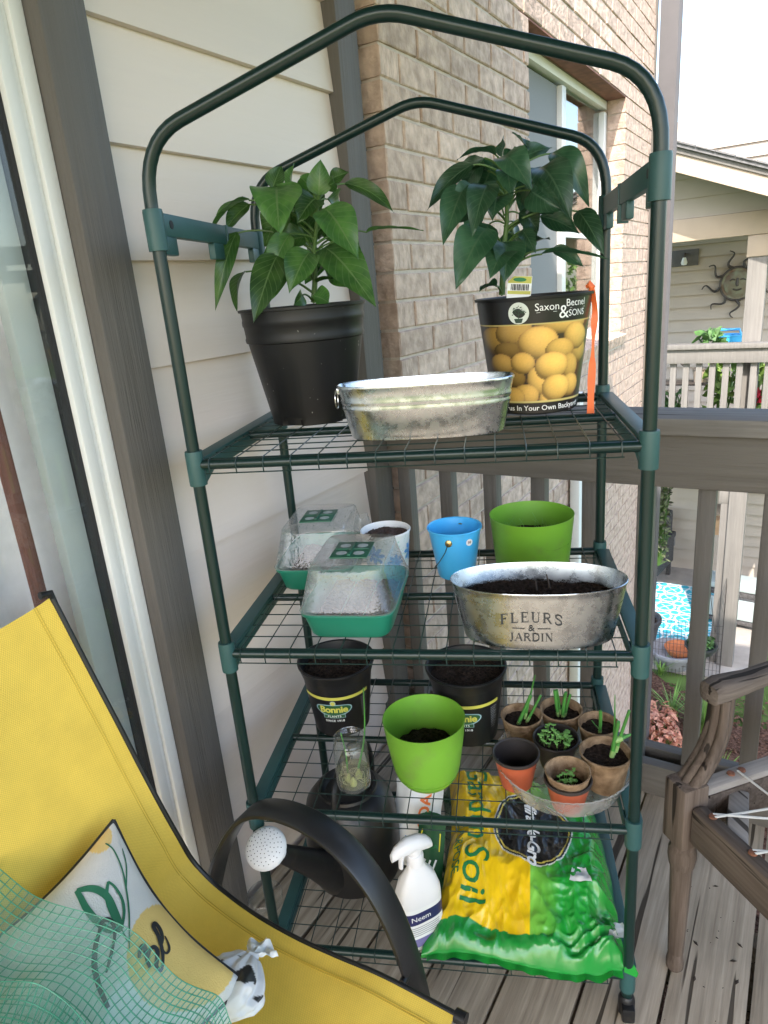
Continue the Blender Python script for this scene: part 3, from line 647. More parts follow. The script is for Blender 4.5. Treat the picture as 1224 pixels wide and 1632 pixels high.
def lemoncol(th, fy):
    if fy > .805 or fy < .098: return (.012,.011,.011)
    if fy > .792 or fy < .112: return (.62,.50,.18)
    c = (.045,.028,.016)
    s = math.sin(th) if math.cos(th) > 0 else (2-math.sin(th) if th > 0 else -2-math.sin(th))
    zx = 700+370*s; zy = 1080-900*fy
    if zx > 1075 or zx < 330: zx = 330+(zx-330) % 745
    for lx, ly, rx, ry, br in LEM:
        ca_, sa_ = math.cos(lx), math.sin(lx)*.5; ex, ey = (zx-lx)*ca_+(zy-ly)*sa_, (zy-ly)-(zx-lx)*sa_*.6; dx, dy = ((zx-lx)+.25*(zy-ly)*sa_)/rx/1.16, ((zy-ly)-.25*(zx-lx)*sa_)/ry/1.16; d2 = abs(dx)**2.15+abs(dy)**2.0-.10*max(0, dx*math.copysign(1, sa_)-.75)
        if d2 < 1:
            nz = math.sqrt(max(0, 1-d2)); sh = max(0, .30*dx-.45*dy+.80*nz); tip = max(0, 1-nz*2.2)
            k = br*(.22+.90*sh)*(1+.10*noise.noise(Vector((zx*.09, zy*.09, lx)))); c = (min(.92,.90*k), .535*k-.12*tip*k, .125*k)
    return c
for j in range(nv+1):
    for i in range(nu+1):
        th = -math.pi + 2*math.pi*i/nu; fy = j/nv; y = .004+fy*(h-.0105); r = rb+(rr_-rb)*y/h+.0004
        t = th - math.pi/2 - .10; q.v.append((r*math.cos(t), r*math.sin(t), y)); cols.append(lemoncol(th, fy))
q.f = [(j*(nu+1)+i, j*(nu+1)+i+1, (j+1)*(nu+1)+i+1, (j+1)*(nu+1)+i) for j in range(nv) for i in range(nu)]; q.c = cols
wrap = q.build('printed_wrap', vcol('lemon_print', .33, coat=.15), pot)
cm_ = cyl_map(rb+.0005, rr_+.0005, h, -math.pi/2-.13)
def shift(vf, x, y): return [(a+x, b+y) for a, b in vf[0]], vf[1]
decal('lettering', [shift(text2d('Saxon', .0170), .030, .1815), shift(text2d('Becnel', .0165), .0845, .1850), shift(text2d('&', .030), .0585, .1710), shift(text2d('SONS', .0150), .0860, .1685),
      stroke2d([(.012,.1735),(.046,.1735)], .0005), stroke2d([(.070,.1768),(.108,.1768)], .0005)], cm_, MT['ink_white'], wrap)
decal('lettering', [shift(text2d('Citrus In Your Own Backyard!', .0128, .012), .018, .0125)], cm_, MT['ink_white'], wrap)
decal('emblem', [disc2d(-.017,.1745,.0175,32)], cm_, M('pale_emblem', (.62,.66,.60), .5, var=.02), wrap)
tr = [poly2d([(-.0245,.166),(-.0095,.166),(-.012,.159),(-.022,.159)]), stroke2d([(-.017,.166),(-.017,.178)], .0012), stroke2d([(-.017,.171),(-.023,.178)], .0008), stroke2d([(-.017,.171),(-.011,.178)], .0008)]
for _ in range(60):
    a, d = rnd(-.3, 3.44), rnd(.003,.0125); tr.append(disc2d(-.017+d*math.cos(a), .1745+d*math.sin(a)*.95, .0011, 6, .0007))
decal('emblem_tree', tr, cm_, M('emblem_green', (.02,.05,.03), .5), wrap, .0004)
yr0 = WR(P).y
L2 = [((741,296,-.05),(706,391,-.11),52,.12), ((778,295,-.05),(752,377,-.11),50,.12), ((776,364,-.06),(726,460,-.12),66,.10), ((800,250,-.05),(848,305,-.10),52,.14), ((862,266,-.02),(911,352,-.08),62,.16),
      ((880,243,.03),(939,330,0),46,.16), ((921,336,-.02),(963,407,-.06),38,.10), ((791,247,.02),(728,254,0),24,.10), ((755,261,-.02),(681,335,-.05),18,.14), ((806,400,-.05),(780,444,-.10),52,.12),
      ((862,405,-.02),(971,414,-.03),16,.06), ((880,396,0),(931,426,-.01),14), ((832,298,.03),(855,380,.02),36), ((860,345,.02),(924,372,.01),22), ((832,367,-.03),(854,404,-.06),26),
      ((842,240,.05),(816,211,.06),18,.03), ((800,250,.03),(803,216,.03),16,.03), ((791,456,-.04),(764,465,-.06),18), ((792,288,.03),(786,333,.02),46), ((778,272,.03),(722,284,.04),24), ((850,388,-.02),(877,382,-.05),16),
      ((820,262,.05),(880,235,.08),34), ((770,330,.05),(745,380,.09),40), ((852,300,.06),(905,320,.10),44), ((793,300,.06),(755,310,.11),44), ((836,372,.03),(862,352,.03),14), ((806,253,-.03),(828,238,-.04),20)]
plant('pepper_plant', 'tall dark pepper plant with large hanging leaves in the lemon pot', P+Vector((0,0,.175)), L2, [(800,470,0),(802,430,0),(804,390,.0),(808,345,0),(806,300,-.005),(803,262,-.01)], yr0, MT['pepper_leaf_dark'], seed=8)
# care tag and flagging tape
A = onr(826, 455, yr0-.062); s = mpp(A)
tg = thing('plant_tag', 'small white and yellow plant label with barcode in the lemon pot', 'tag', A-Vector((0,0,.02)), ANG); 
tilt = Matrix.Rotation(R_(-14), 4, 'X') @ Matrix.Rotation(R_(6), 4, 'Y')
hx, hy = 19*s, 15*s
def tm(x, y, l): return tilt @ Vector((x, -.0005-l, y+.02))
o = MB().add([tm(x, y, -.0005) for x, y in ((-hx,-hy-.018),(hx,-hy),(hx,hy),(-hx*.5,hy),(-hx,hy*.4))]+[tm(x, y, .0004) for x, y in ((-hx,-hy-.018),(hx,-hy),(hx,hy),(-hx*.5,hy),(-hx,hy*.4))], [(4,3,2,1,0),(5,6,7,8,9)]+[(i,(i+1) % 5,5+(i+1) % 5,5+i) for i in range(5)]).build('card', MT['ink_white'], tg, smooth=False, fix=True)
decal('print', [poly2d([(-hx*.5,hy*.97),(hx*.97,hy*.97),(hx*.97,hy*.25),(-hx*.97,hy*.25),(-hx*.97,hy*.42)]), poly2d([(-hx*.95,-hy*.9),(hx*.95,-hy*.9),(hx*.95,-hy*.55),(-hx*.95,-hy*.55)])], tm, MT['ink_yellow'], tg, .0007)
decal('oval', [disc2d(0,hy*.62,hx*.55,18,hy*.22)], tm, MT['ink_green'], tg, .0010)
decal('barcode', [poly2d([(hx*(-.7+.125*i),-hy*.5),(hx*(-.7+.125*i+.06+.02*(i % 3)),-hy*.5),(hx*(-.7+.125*i+.06+.02*(i % 3)),hy*.15),(hx*(-.7+.125*i),hy*.15)]) for i in range(12)], tm, MT['ink_black'], tg, .0010)
MT['tape'] = M('orange_flagging_tape', (.85,.16,.035), .45, var=.08, scale=30, sss=.05)
tp = thing('flagging_tape', 'bright orange tape tied to the rim of the lemon pot', 'tape', onr(940,455,yr0), 0); bpy.context.view_layer.update(); inv = tp.matrix_world.inverted()
pts = smooth_path([onr(941,452,yr0-.02), onr(948,490,yr0-.025), onr(946,530,yr0-.028), onr(944,580,yr0-.030), onr(942,620,yr0-.032), onr(941,662,yr0-.033)], 4); sd = RIGHT
q = MB(); n = len(pts); wv = [.004+.0022*min(1, i/6)+.0006*math.sin(i) for i in range(n)]
v = []
for i, p in enumerate(pts):
    tw = .9*math.sin(i*.5) if i < 12 else .15; d = (RIGHT*math.cos(tw)+BACK*math.sin(tw)); v += [inv @ (p-d*wv[i]), inv @ (p+d*wv[i])]
q.add(v, [(2*i, 2*i+1, 2*i+3, 2*i+2) for i in range(n-1)]); q.build('tail', MT['tape'], tp)
c = inv @ onr(940,454,yr0-.02); MB().tube([c+Vector((-.006,0,-.003)),c+Vector((0,-.002,.001)),c+Vector((.004,-.002,-.004)),c+Vector((.003,0,-.012))], [.003,.0065,.006,.003], 8, flat=(1,.6)).build('knot', MT['tape'], tp)

# ---------- top shelf: empty galvanised trough
P = rim_place(676, 606, .086, 3); h = .086
tr_ = thing('metal_trough', 'empty oval galvanised trough on the top shelf between the two pepper plants', 'trough', P, ANG+R_(1.5))
MB().lathe([(0,.004),(.84,.004),(.868,.0),(.885,.003),(.950,.046),(.962,.048),(.966,.051),(.960,.054),(.962,.057),(.972,.059),(.976,.062),(.970,.065),(.996,h-.004),(1.008,h-.003),(1.010,h),(1.0,h+.0015),(.985,h-.002),(.865,.008),(0,.008)], 96, sx=.142, sy=.054, p=2.5).build('body', MT['galv'], tr_)
for sx in (-1,):
    q = MB(); c = Vector((sx*.1435,0,h-.022)); q.tube([c+Vector((sx*.003, math.cos(a)*.011, math.sin(a)*.015)) for a in [2*math.pi*i/20 for i in range(21)]], .0012, 6, cap=False); q.build('ring_handle', MT['steelwire'], tr_)
    MB().bbox((sx*.1405-.004,-.006,h-.014), (sx*.1405+.004,.006,h-.003), .001).build('ear', MT['galv'], tr_)

# ---------- second shelf: two seed propagators
def propagator(x, y, rz, label, seed):
    t = thing('seed_propagator', label, 'propagator', RW(x, y, ZT[2]), ANG+rz, 'mini seed propagators')
    a, b, h = .0850, .112, .050
    MB().lathe([(0,.0),(.83,.0),(.86,.004),(.965,h-.007),(1.0,h-.006),(1.012,h-.002),(1.0,h),(.965,h),(.84,.004),(0,.004)], 72, sx=a, sy=b, p=7).build('tray', MT['tray'], t)
    soil(t, .90, h-.012, .0, n=8, seed=seed, name='compost', sx=a, sy=b, p=7) if 0 else None
    q = MB()
    for i in range(3):
        for j in range(4):
            cx, cy = (-.044+.044*i), (-.066+.044*j); rr = random.Random(seed*50+i*7+j)
            q.grid(lambda u, v: Vector((cx+(u-.5)*.040, cy+(v-.5)*.040, h-.024+.009*(1-(2*u-1)**4)*(1-(2*v-1)**4)+.004*noise.noise(Vector((u*5+i, v*5+j, seed))))), 8, 8)
    stuff(q.build('compost', MT['soil'], t))
    lid = MB().lathe([(1.0,h+.0005),(1.005,h+.003),(.985,h+.0035),(.97,h+.006),(.80,h+.066),(.785,h+.0735),(.75,h+.0765),(.0,h+.0775)], 96, sx=a, sy=b, p=9, caps=False).build('lid', MT['lid'], t)
    q = MB()
    for _ in range(420):                                 # condensation beads
        rr = random.random(); tt = rnd(0, 6.283); z = h+.008+.058*rr; s = (.965-.165*rr); ct, st_ = math.cos(tt), math.sin(tt); qn = (abs(ct)**6+abs(st_)**6)**(-1/6)
        c = Vector((a*s*qn*ct*.994, b*s*qn*st_*.994, z)); r = rnd(.0005,.0014)
        q.add([c+Vector((r,0,0)),c-Vector((r,0,0)),c+Vector((0,r,0)),c-Vector((0,r,0)),c+Vector((0,0,r)),c-Vector((0,0,r*1.3))], [(0,2,4),(2,1,4),(1,3,4),(3,0,4),(2,0,5),(1,2,5),(3,1,5),(0,3,5)])
    o = q.build('droplets', MT['lid_drop'], lid); stuff(o)
    vz = h+.0785
    q = MB(); q.bbox((-.034,-.046,vz), (.034,.030,vz+.0028), .001); v_ = q.build('vent', MT['vent'], lid)
    for sx in (-1, 1):
        for sy in (-1, 1):
            c = Vector((sx*.016, -.008+sy*.018, vz+.0030)); MB().add([c+Vector((.010*math.cos(u)*1.0, .012*math.sin(u)*.8, 0)) for u in [2*math.pi*i/14 for i in range(14)]], [tuple(range(14))]).build('vent_hole', MT['lid_pale'], lid, smooth=False)
    MB().bbox((-.003,-.040,vz+.0028), (.003,.024,vz+.006), .001).bbox((-.030,-.0105,vz+.0028), (.030,-.0055,vz+.005), .001).build('vent_bar', MT['vent'], lid)
    return t
MT['lid_drop'] = clear('water_bead', (.75,.75,.75), .0, ior=2.2); MT['lid_pale'] = M('vent_opening', (.38,.42,.40), .4, var=.2, scale=120)
propagator(.213, .130, R_(-1), 'nearer green seed tray with misted clear lid and square vent', 1)
propagator(.100, .330, R_(2), 'farther green seed tray with misted clear lid, behind the other tray', 2)
# crumpled clear bag beside the rear tray
q = MB(); c0 = RW(.185, .36, ZT[2])
def crump(u, v):
    t = u*2*math.pi; z = v*.115; r = (.030+.012*noise.noise(Vector((math.cos(t)*2, math.sin(t)*2, v*3))))*(1-.5*v)
    return c0 + Vector((r*math.cos(t)*.8, r*math.sin(t), z+.008*noise.noise(Vector((t, v*5, 2)))))
tag(q.grid(crump, 28, 12).build('plastic_wrap', clear('crumpled_clear_film', (.93,.94,.94), .08, haze=.14, bump=.6, bscale=60), sharp=0), 'crumpled clear plastic film behind the seed trays', 'plastic film')

# ---------- second shelf: buckets and pots
def bail(parent, r, h, sides, drop):
    for th in sides:
        c = Vector((r*math.cos(th), r*math.sin(th), h)); n = Vector((math.cos(th), math.sin(th), 0))
        MB().tube([c, c+n*.004, c+n*.0055], [.0062,.006,.003], 14).build('rivet', MT['brass'], parent)
    a = Vector((r*math.cos(sides[0]), r*math.sin(sides[0]), h))*1.0; b = Vector((r*math.cos(sides[1]), r*math.sin(sides[1]), h))
    pts = []
    for i in range(25):
        s = i/24; ang = sides[0]+(sides[1]-sides[0])*s; rr = r+.006+.003*math.sin(math.pi*s); pts.append(Vector((rr*math.cos(ang), rr*math.sin(ang), h-drop*math.sin(math.pi*s)**.8)))
    MB().tube(pts, .0009, 6).build('bail_handle', MT['steelwire'], parent)
P = rim_place(614, 844, .105, 2); h = .105
pot = thing('floral_bucket', 'white metal bucket with blue daisies, full of brown compost', 'bucket', P, ANG)
q = MB(); nu, nv = 150, 60; q.c = []
FL = [(-.42,.62,.24,0),(.55,.45,.20,.3),(1.5,.6,.24,.5),(2.6,.4,.22,.1),(-1.6,.5,.24,.2),(-2.6,.65,.2,.7),(.15,.15,.16,.4)]
for j in range(nv+1):
    for i in range(nu+1):
        th = -math.pi+2*math.pi*i/nu; fy = j/nv; r = .040+(.0500-.040)*fy; t = th-math.pi/2
        q.v.append((r*math.cos(t), r*math.sin(t), fy*(h-.002)+.001)); c = (.66,.70,.68)
        for a, b, s, ph in FL:
            dx, dy = (th-a), (fy-b)*2.2; d = math.hypot(dx, dy); an = math.atan2(dy, dx)
            if d < s*2*(.35+.65*abs(math.cos(an*4+ph))**.7): c = (.07,.28,.62) if d > .08 else (.03,.14,.40)
        if .34 < (noise.noise(Vector((math.cos(th)*3, math.sin(th)*3, fy*4)))+.5)*.6 < .36: c = (.25,.52,.40)
        q.c.append(c)
q.f = [(j*(nu+1)+i, j*(nu+1)+i+1, (j+1)*(nu+1)+i+1, (j+1)*(nu+1)+i) for j in range(nv) for i in range(nu)]
q.build('printed_wall', vcol('daisy_print', .4), pot)
MB().lathe([(0,.001),(.0395,.001),(.0497,h-.003),(.0515,h-.002),(.052,h+.0005),(.0505,h+.002),(.0485,h),(.039,.004),(0,.004)], 48).build('wall', MT['white_plastic'], pot)
o = soil(pot, .0475, h-.012, .006, seed=4, dome=.006); o.data.materials[0] = M('brown_coir', (.050,.030,.022), .95, var=.5, scale=150, bump=1, bscale=250, col2=(.11,.066,.05))
bail(pot, .0485, h*.80, (-2.2, .9), -.0) if 0 else MB().tube([Vector((.0475*math.cos(-2.15), .0475*math.sin(-2.15), h*.80)), Vector((.0535*math.cos(-2.15), .0535*math.sin(-2.15), h*.80))], [.0068,.004], 14).build('rivet', MT['steelwire'], pot)
P = rim_place(724, 838, .105, 2); h = .105
pot = thing('blue_bucket', 'small plain bright blue metal bucket with wire handle', 'bucket', P, ANG)
MB().lathe([(0,.002),(.036,.002),(.0365,.0),(.038,.003),(.0535,h-.004),(.0555,h-.004),(.0565,h-.001),(.0552,h+.001),(.0528,h-.001),(.037,.005),(0,.005)], 56).build('wall', MT['blue'], pot)
bail(pot, .0515, h*.80, (-1.72, 1.42-6.283+6.283), .0) if 0 else None
for th in (-1.75, 1.39):
    n_ = Vector((math.cos(th), math.sin(th), 0)); c = n_*.0505+Vector((0,0,h*.82))
    MB().tube([c, c+n_*.0035, c+n_*.005], [.0072,.0070,.004], 16).build('rivet', MT['brass'], pot)
pts = []
for i in range(25):
    s = i/24; ang = -1.75-(math.pi)*s; zz = h*.82-.075*math.sin(math.pi*s)**.7; rr = .0385+(.0525-.0385)*zz/h+.0065; pts.append(Vector((rr*math.cos(ang), rr*math.sin(ang), zz)))
MB().tube(pts, .0009, 6).build('bail_handle', M('dull_wire', (.12,.12,.12), .4, metal=.8), pot)
cmb = cyl_map(.038, .0540, h); decal('price_sticker', [disc2d(.033,h*.80,.0075,20)], cmb, MT['ink_white'], pot); decal('price', [shift(text2d('50', .0075, .02), .033, h*.80)], cmb, M('red_print', (.25,.04,.03)), pot, .0004)
P = rim_place(847, 818, .120, 2); h = .120
pot = thing('lime_pot', 'wide lime green plastic pot with thin seedlings on the second shelf', 'pot', P, ANG)
MB().lathe([(0,.001),(.070,.001),(.0725,.004),(.0835,h-.0005),(.0840,h),(.0828,h),(.0712,.005),(0,.005)], 72).build('wall', MT['lime'], pot)
soil(pot, .079, h-.052, .004, seed=5)
q = MB()
for _ in range(34):
    a, d = rnd(0,6.28), .066*math.sqrt(random.random()); x, y = d*math.cos(a), d*math.sin(a); hh = rnd(.015,.042); q.tube([(x,y,h-.052),(x+rnd(-.004,.004),y,h-.052+hh*.6),(x+rnd(-.012,.012),y+rnd(-.01,.01),h-.052+hh)], .00045, 4)
stuff(q.build('seedlings', MT['seedling'], pot))

# ---------- second shelf: lettered oval tub
P = rim_place(856, 922, .100, 2); h = .100
tub = thing('lettered_tub', 'oval galvanised tub lettered FLEURS & JARDIN filled with soil', 'tub', P, ANG+R_(-1))
TA, TBb = .1415, .066
def tubr(z): return .86+.14*(z/h)**.9
MB().lathe([(0,.004),(.82,.004),(.855,.0),(.864,.002)]+[(tubr(z*h), z*h) for z in (.1,.3,.5,.7,.9,.97)]+[(1.008,h-.001),(1.009,h+.0012),(1.0,h+.002),(.990,h),(.855,.008),(0,.008)], 110, sx=TA, sy=TBb, p=2.25).build('body', MT['galv'], tub)
soil(tub, .93, h-.030, .006, n=60, seed=6, sx=TA*.98, sy=TBb*.96, p=2.25)
MT['twig'] = M('dead_twig', (.05,.035,.025), .9, var=.3)
for x, y, lx, lz in ((.0,.012,-.002,.022),(.022,.02,-.006,.028),(.05,-.01,.003,.010),(-.05,.005,.012,.006)):
    MB().tube([(x,y,h-.034),(x+lx*.5,y,h-.030+lz*.55),(x+lx,y+.002,h-.030+lz)], [.0022,.0016,.0011], 6).build('dead_twig', MT['twig'], tub)
def tubmap(x, y, lift):
    s = tubr(y); best = None                           # walk the oval so that x is distance along the wall
    t = -math.pi/2 + x/(TA*s*1.02); ct, st_ = math.cos(t), math.sin(t)
    X = x; p_ = 2.25; a, b = TA*s, TBb*s; yy = b*max(0, 1-abs(X/a)**p_)**(1/p_)
    return Vector((X, -yy-.0009-lift, y))
def serif(word, H, gap=.25, th=.16, tn=.055):
    """roman capitals with thick stems, hairlines and serifs (unit height H)"""
    S = []; x = 0
    def st(x0, y0, x1, y1, w): S.append(stroke2d([((x+x0)*H, y0*H), ((x+x1)*H, y1*H)], w*H))
    def sf(cx, y, w=.30): st(cx-w/2, y+(.02 if y < .5 else -.02), cx+w/2, y+(.02 if y < .5 else -.02), .04)
    def arc(pts, ws): S.append(stroke2d([((x+a)*H, b*H) for a, b in [(p.x, p.y) for p in smooth_path([(a, b, 0) for a, b in pts], 5)]], [wi*H for wi in ws] if isinstance(ws, list) else ws*H))
    for ch in word:
        if ch in 'FE':
            st(.12,0,.12,1,th); sf(.12,0); sf(.12,1); st(.12,.97,.58,.97,tn); st(.57,1,.57,.80,.045); st(.12,.52,.42,.52,tn); st(.42,.62,.42,.42,.045)
            if ch == 'E': st(.12,.03,.60,.03,tn); st(.59,0,.61,.22,.045)
            adv = .66
        elif ch == 'L': st(.12,0,.12,1,th); sf(.12,0); sf(.12,1); st(.12,.03,.58,.03,tn); st(.57,0,.60,.26,.045); adv = .64
        elif ch == 'U': st(.12,.28,.12,1,th); sf(.12,1); arc([(.12,.30),(.16,.08),(.36,.015),(.56,.10),(.60,.32)], tn*1.3); st(.60,.30,.60,1,tn); sf(.60,1,.26); adv = .74
        elif ch in 'RDP':
            st(.12,0,.12,1,th); sf(.12,0); sf(.12,1)
            if ch == 'D': arc([(.12,.97),(.40,.96),(.66,.78),(.70,.5),(.66,.22),(.40,.04),(.12,.03)], th*.8); adv = .80
            else: arc([(.12,.97),(.38,.97),(.54,.86),(.54,.64),(.38,.52),(.12,.52)], th*.6); st(.34,.52,.66,.02,th*.85); sf(.68,0,.18); adv = .74
        elif ch == 'S': arc([(.56,.74),(.54,.90),(.34,.985),(.12,.88),(.12,.68),(.34,.53),(.54,.38),(.56,.16),(.34,.015),(.12,.08),(.08,.26)], th*.72); adv = .64
        elif ch == 'J': st(.22,.14,.22,1,th); sf(.22,1); arc([(.22,.2),(.20,.0),(.08,-.10),(-.04,-.06)], tn*1.5); adv = .40
        elif ch == 'A': st(.04,.0,.36,1,tn); st(.36,1,.68,.0,th); st(.16,.34,.56,.34,tn); sf(.04,0,.22); sf(.68,0,.26); adv = .76
        elif ch == 'I': st(.12,0,.12,1,th); sf(.12,0); sf(.12,1); adv = .28
        elif ch == 'N': st(.12,0,.12,1,tn); st(.12,1,.68,0,th); st(.68,0,.68,1,tn); sf(.12,0,.22); sf(.10,1,.24); sf(.68,1,.22); adv = .80
        else: adv = .3
        x += adv+gap
    W = (x-gap)*H
    return [([(a-W/2, b) for a, b in v], f) for v, f in S]
def placed(shapes, x, y, bend=0): return [([(a+x, b+y-bend*a*a) for a, b in v], f) for v, f in shapes]
MT['engrave'] = M('dark_lettering', (.035,.038,.042), .5, var=.15)
XL = -.012
decal('lettering', placed(serif('FLEURS', .0185, .22), XL, .0520, 3.0)+placed(serif('JARDIN', .0150, .14), XL, .0165), tubmap, MT['engrave'], tub)
decal('lettering', [shift(text2d('&', .0165), XL, .0405), stroke2d([(XL-.030,.0400),(XL-.010,.0400)], .0011), stroke2d([(XL+.010,.0400),(XL+.030,.0400)], .0011)], tubmap, MT['engrave'], tub)
# ---------- third shelf: two branded black pots
def bonnie(u, v, label, th0, seed):
    h = .162; P = rim_place(u, v, h, 1); t = thing('branded_pot', label, 'pot', P, ANG, 'black pots with yellow band')
    rb, rr = .0600, .0810
    MB().lathe([(0,.002),(rb-.004,.0),(rb,.003),(rr-.006,h-.030),(rr-.004,h-.027),(rr+.0015,h-.007),(rr+.0035,h-.005),(rr+.0035,h-.001),(rr+.001,h),(rr-.002,h-.002),(rr-.008,h-.028),(rb-.003,.006),(0,.006)], 60).build('wall', MT['black_plastic'], t)
    soil(t, .0735, h-.022, .006, seed=seed)
    fn = cyl_map(rb, rr-.006, h-.030, -math.pi/2+th0)
    def strip(y0, y1, x0, x1, n=40): return [(x0+(x1-x0)*i/n, y) for y in (y0, y1) for i in range(n+1)], [(i, i+1, n+2+i, n+1+i) for i in range(n)]
    decal('yellow_band', [strip(.1010,.1085,-.075,.085)], fn, MT['ink_yellow'], t)
    bean = [(math.copysign(abs(math.cos(a))**.75, math.cos(a))*.040, .0750+math.sin(a)*.0145+.0045*(math.cos(a)**2)) for a in [2*math.pi*i/40 for i in range(40)]]
    bean2 = [(x*.93, .0775+(y-.0775)*.84) for x, y in bean]
    def fan(p): c = (sum(a for a, b in p)/len(p), sum(b for a, b in p)/len(p)); m = [((a+c[0])/2, (b+c[1])/2) for a, b in p]; n = len(p); return p+m+[c], [(i,(i+1) % n,n+(i+1) % n,n+i) for i in range(n)]+[(n+i,n+(i+1) % n,2*n) for i in range(n)]
    decal('badge_outline', [fan(bean), strip(.0545,.0640,-.0235,.0235,12), disc2d(0,.0930,.0062,20)], fn, M('pale_blue_print', (.28,.42,.46), .5), t)
    decal('badge', [fan(bean2), strip(.0555,.0630,-.0222,.0222,12)], fn, M('badge_green', (.018,.095,.030), .45), t, .0003)
    decal('badge_sun', [disc2d(0,.0930,.0050,20)], fn, MT['ink_yellow'], t, .0004)
    decal('lettering', [shift(text2d('Bonnie', .0225, .035, spacing=.95, maxlen=.006), 0, .0765)], fn, MT['ink_yellow'], t, .0006)
    decal('lettering', [shift(text2d('PLANTS', .0072, .02, spacing=1.2), 0, .0592), shift(text2d('SINCE 1918', .0072, .02, spacing=1.15), 0, .0475)], fn, MT['ink_white'], t, .0006)
    decal('small_print', [stroke2d([(.062+.0004*(i % 2), .092-.0045*i), (.080-.004*(i % 3), .092-.0045*i)], .0014) for i in range(12)], fn, M('grey_print', (.20,.20,.20), .5), t, .0003)
    return t
bonnie(535, 1048, 'black branded pot with yellow band standing behind the glass jar', .03, 11)
bonnie(742, 1058, 'black branded pot with yellow band half hidden by the lime pot', -.12, 12)
# ---------- lime pot with fixed saucer
h = .136; P = rim_place(675, 1143, h, 1)
pot = thing('lime_pot', 'lime green pot with attached saucer on the third shelf', 'pot', P, ANG)
MB().lathe([(0,.001),(.049,.001),(.052,.004),(.0595,.0155),(.0600,.0175),(.0575,.0185),(.0578,.0205),(.0612,.0212),(.0640,.030),(.0690,.060),(.0745,.100),(.0782,h-.0005),(.0785,h),(.0772,h),(.0600,.030),(.050,.008),(0,.008)], 72).build('wall', MT['lime'], pot)
soil(pot, .0655, h-.072, .008, seed=7, dome=.014)
# ---------- glass jar with scallions in water
h = .112; P = rim_place(556, 1172, h, 1)
jar = thing('glass_jar', 'small clear glass jar with scallion roots in water', 'jar', P, ANG)
MT['jarglass'] = clear('jar_glass', (.95,.97,.96), .0, haze=.07, ior=1.5)
MB().lathe([(0,.003),(.024,.003),(.030,.0005),(.0330,.004),(.0335,.012),(.0335,h-.026),(.0325,h-.021),(.0300,h-.017),(.0292,h-.014),(.0305,h-.012),(.0292,h-.009),(.0305,h-.007),(.0295,h-.001),(.0280,h),(.0270,h-.002)], 48, caps=False).build('wall', MT['jarglass'], jar)
wz_ = .036
MB().lathe([(0,.006),(.027,.0065),(.0302,.011),(.0302,wz_),(0,wz_)], 40).build('water', clear('jar_water', (.86,.85,.70), .0, haze=.16, hazecol=(.70,.68,.45), ior=1.33), jar)
sc_ = thing('scallion', 'thin green scallion shoots standing in the glass jar', 'scallion', P, ANG); bpy.context.view_layer.update(); inv = sc_.matrix_world.inverted()
yj = WR(P).y
q = MB()
pts = smooth_path([inv @ onr(571,1224,yj), inv @ onr(580,1180,yj+.010), inv @ onr(581,1140,yj+.012), inv @ onr(579,1096,yj+.016)], 4); q.tube(pts, [.0022-.0014*i/(len(pts)-1) for i in range(len(pts))], 6)
pts = smooth_path([inv @ onr(554,1232,yj), inv @ onr(551,1200,yj), inv @ onr(543,1168,yj+.006)], 4); q.tube(pts, [.0020-.0010*i/(len(pts)-1) for i in range(len(pts))], 6)
q.build('shoot', MT['scallion'], sc_)
q = MB()
for x, y, z in ((-.008,-.004,.014),(.010,.004,.018),(.002,-.012,.012)): q.lathe([(0,-.008),(.006,-.005),(.0075,0),(.004,.008),(.002,.014)], 12, (x,y,z))
q.build('bulb', M('pale_bulb', (.55,.58,.28), .4, var=.15, scale=60), sc_)
q = MB()
for _ in range(26):
    a = rnd(0,6.28); p0 = Vector((rnd(-.012,.012), rnd(-.012,.012), rnd(.008,.016))); pp = [p0]
    for k in range(6): pp.append(Vector((min(.027, max(-.027, pp[-1].x+math.cos(a+k*.7)*.008)), min(.016, max(-.016, pp[-1].y+math.sin(a+k*.7)*.006)), .009+rnd(0,.018))))
    q.tube(smooth_path(pp, 3), .0005, 4)
stuff(q.build('roots', M('pale_root', (.55,.52,.38), .6), sc_))
# ---------- clear saucer with seven small pots
SAU = RW(.582, .112, ZT[1])
sau = thing('clear_saucer', 'clear plastic saucer holding seven small pots', 'saucer', SAU, ANG)
def ripple(t, z): return 1+.006*math.sin(t*48)*(1 if z > .006 else 0)
MB().lathe([(0,.001),(.098,.001),(.106,.003),(.122,.047),(.127,.0485),(.128,.050),(.126,.051)], 144, wob=ripple, caps=False).build('dish', MT['saucer'], sau)
q = MB()
for _ in range(240):
    a, d = rnd(0,6.28), .095*math.sqrt(random.random()); s = rnd(.0006,.002); c = Vector((d*math.cos(a), d*math.sin(a), .0035)); q.add([c+Vector((rnd(-1,1),rnd(-1,1),rnd(0,.6)))*s for _ in range(4)], [(0,1,2),(0,2,3),(0,3,1),(1,3,2)])
stuff(q.build('spilled_soil', MT['soil'], sau))
def peat(u, v, wpx, label, extra=.0035, h=.066, seed=0, sl=.016, dark=1.0, k=1, at=None):
    P = at or rim_place(u, v, h, k, extra); s = mpp(P+Vector((0,0,h))); r = wpx*s/2-.002
    t = thing('peat_pot', label, 'pot', P, ANG, 'peat fibre seedling pots')
    wob = lambda a, z: 1+.012*math.sin(a*3+seed)+.010*noise.noise(Vector((math.cos(a)*3, math.sin(a)*3, z*60+seed)))
    MB().lathe([(0,.001),(r*.70,.0),(r*.74,.004),(r*.985,h-.004),(r*1.03,h-.002),(r*1.03,h),(r*.97,h+.0005),(r*.93,h-.003),(r*.70,.005),(0,.005)], 44, wob=wob).build('wall', MT['peat'], t)
    soil(t, r*.90, h-sl, .005, seed=seed)
    return t, P, r
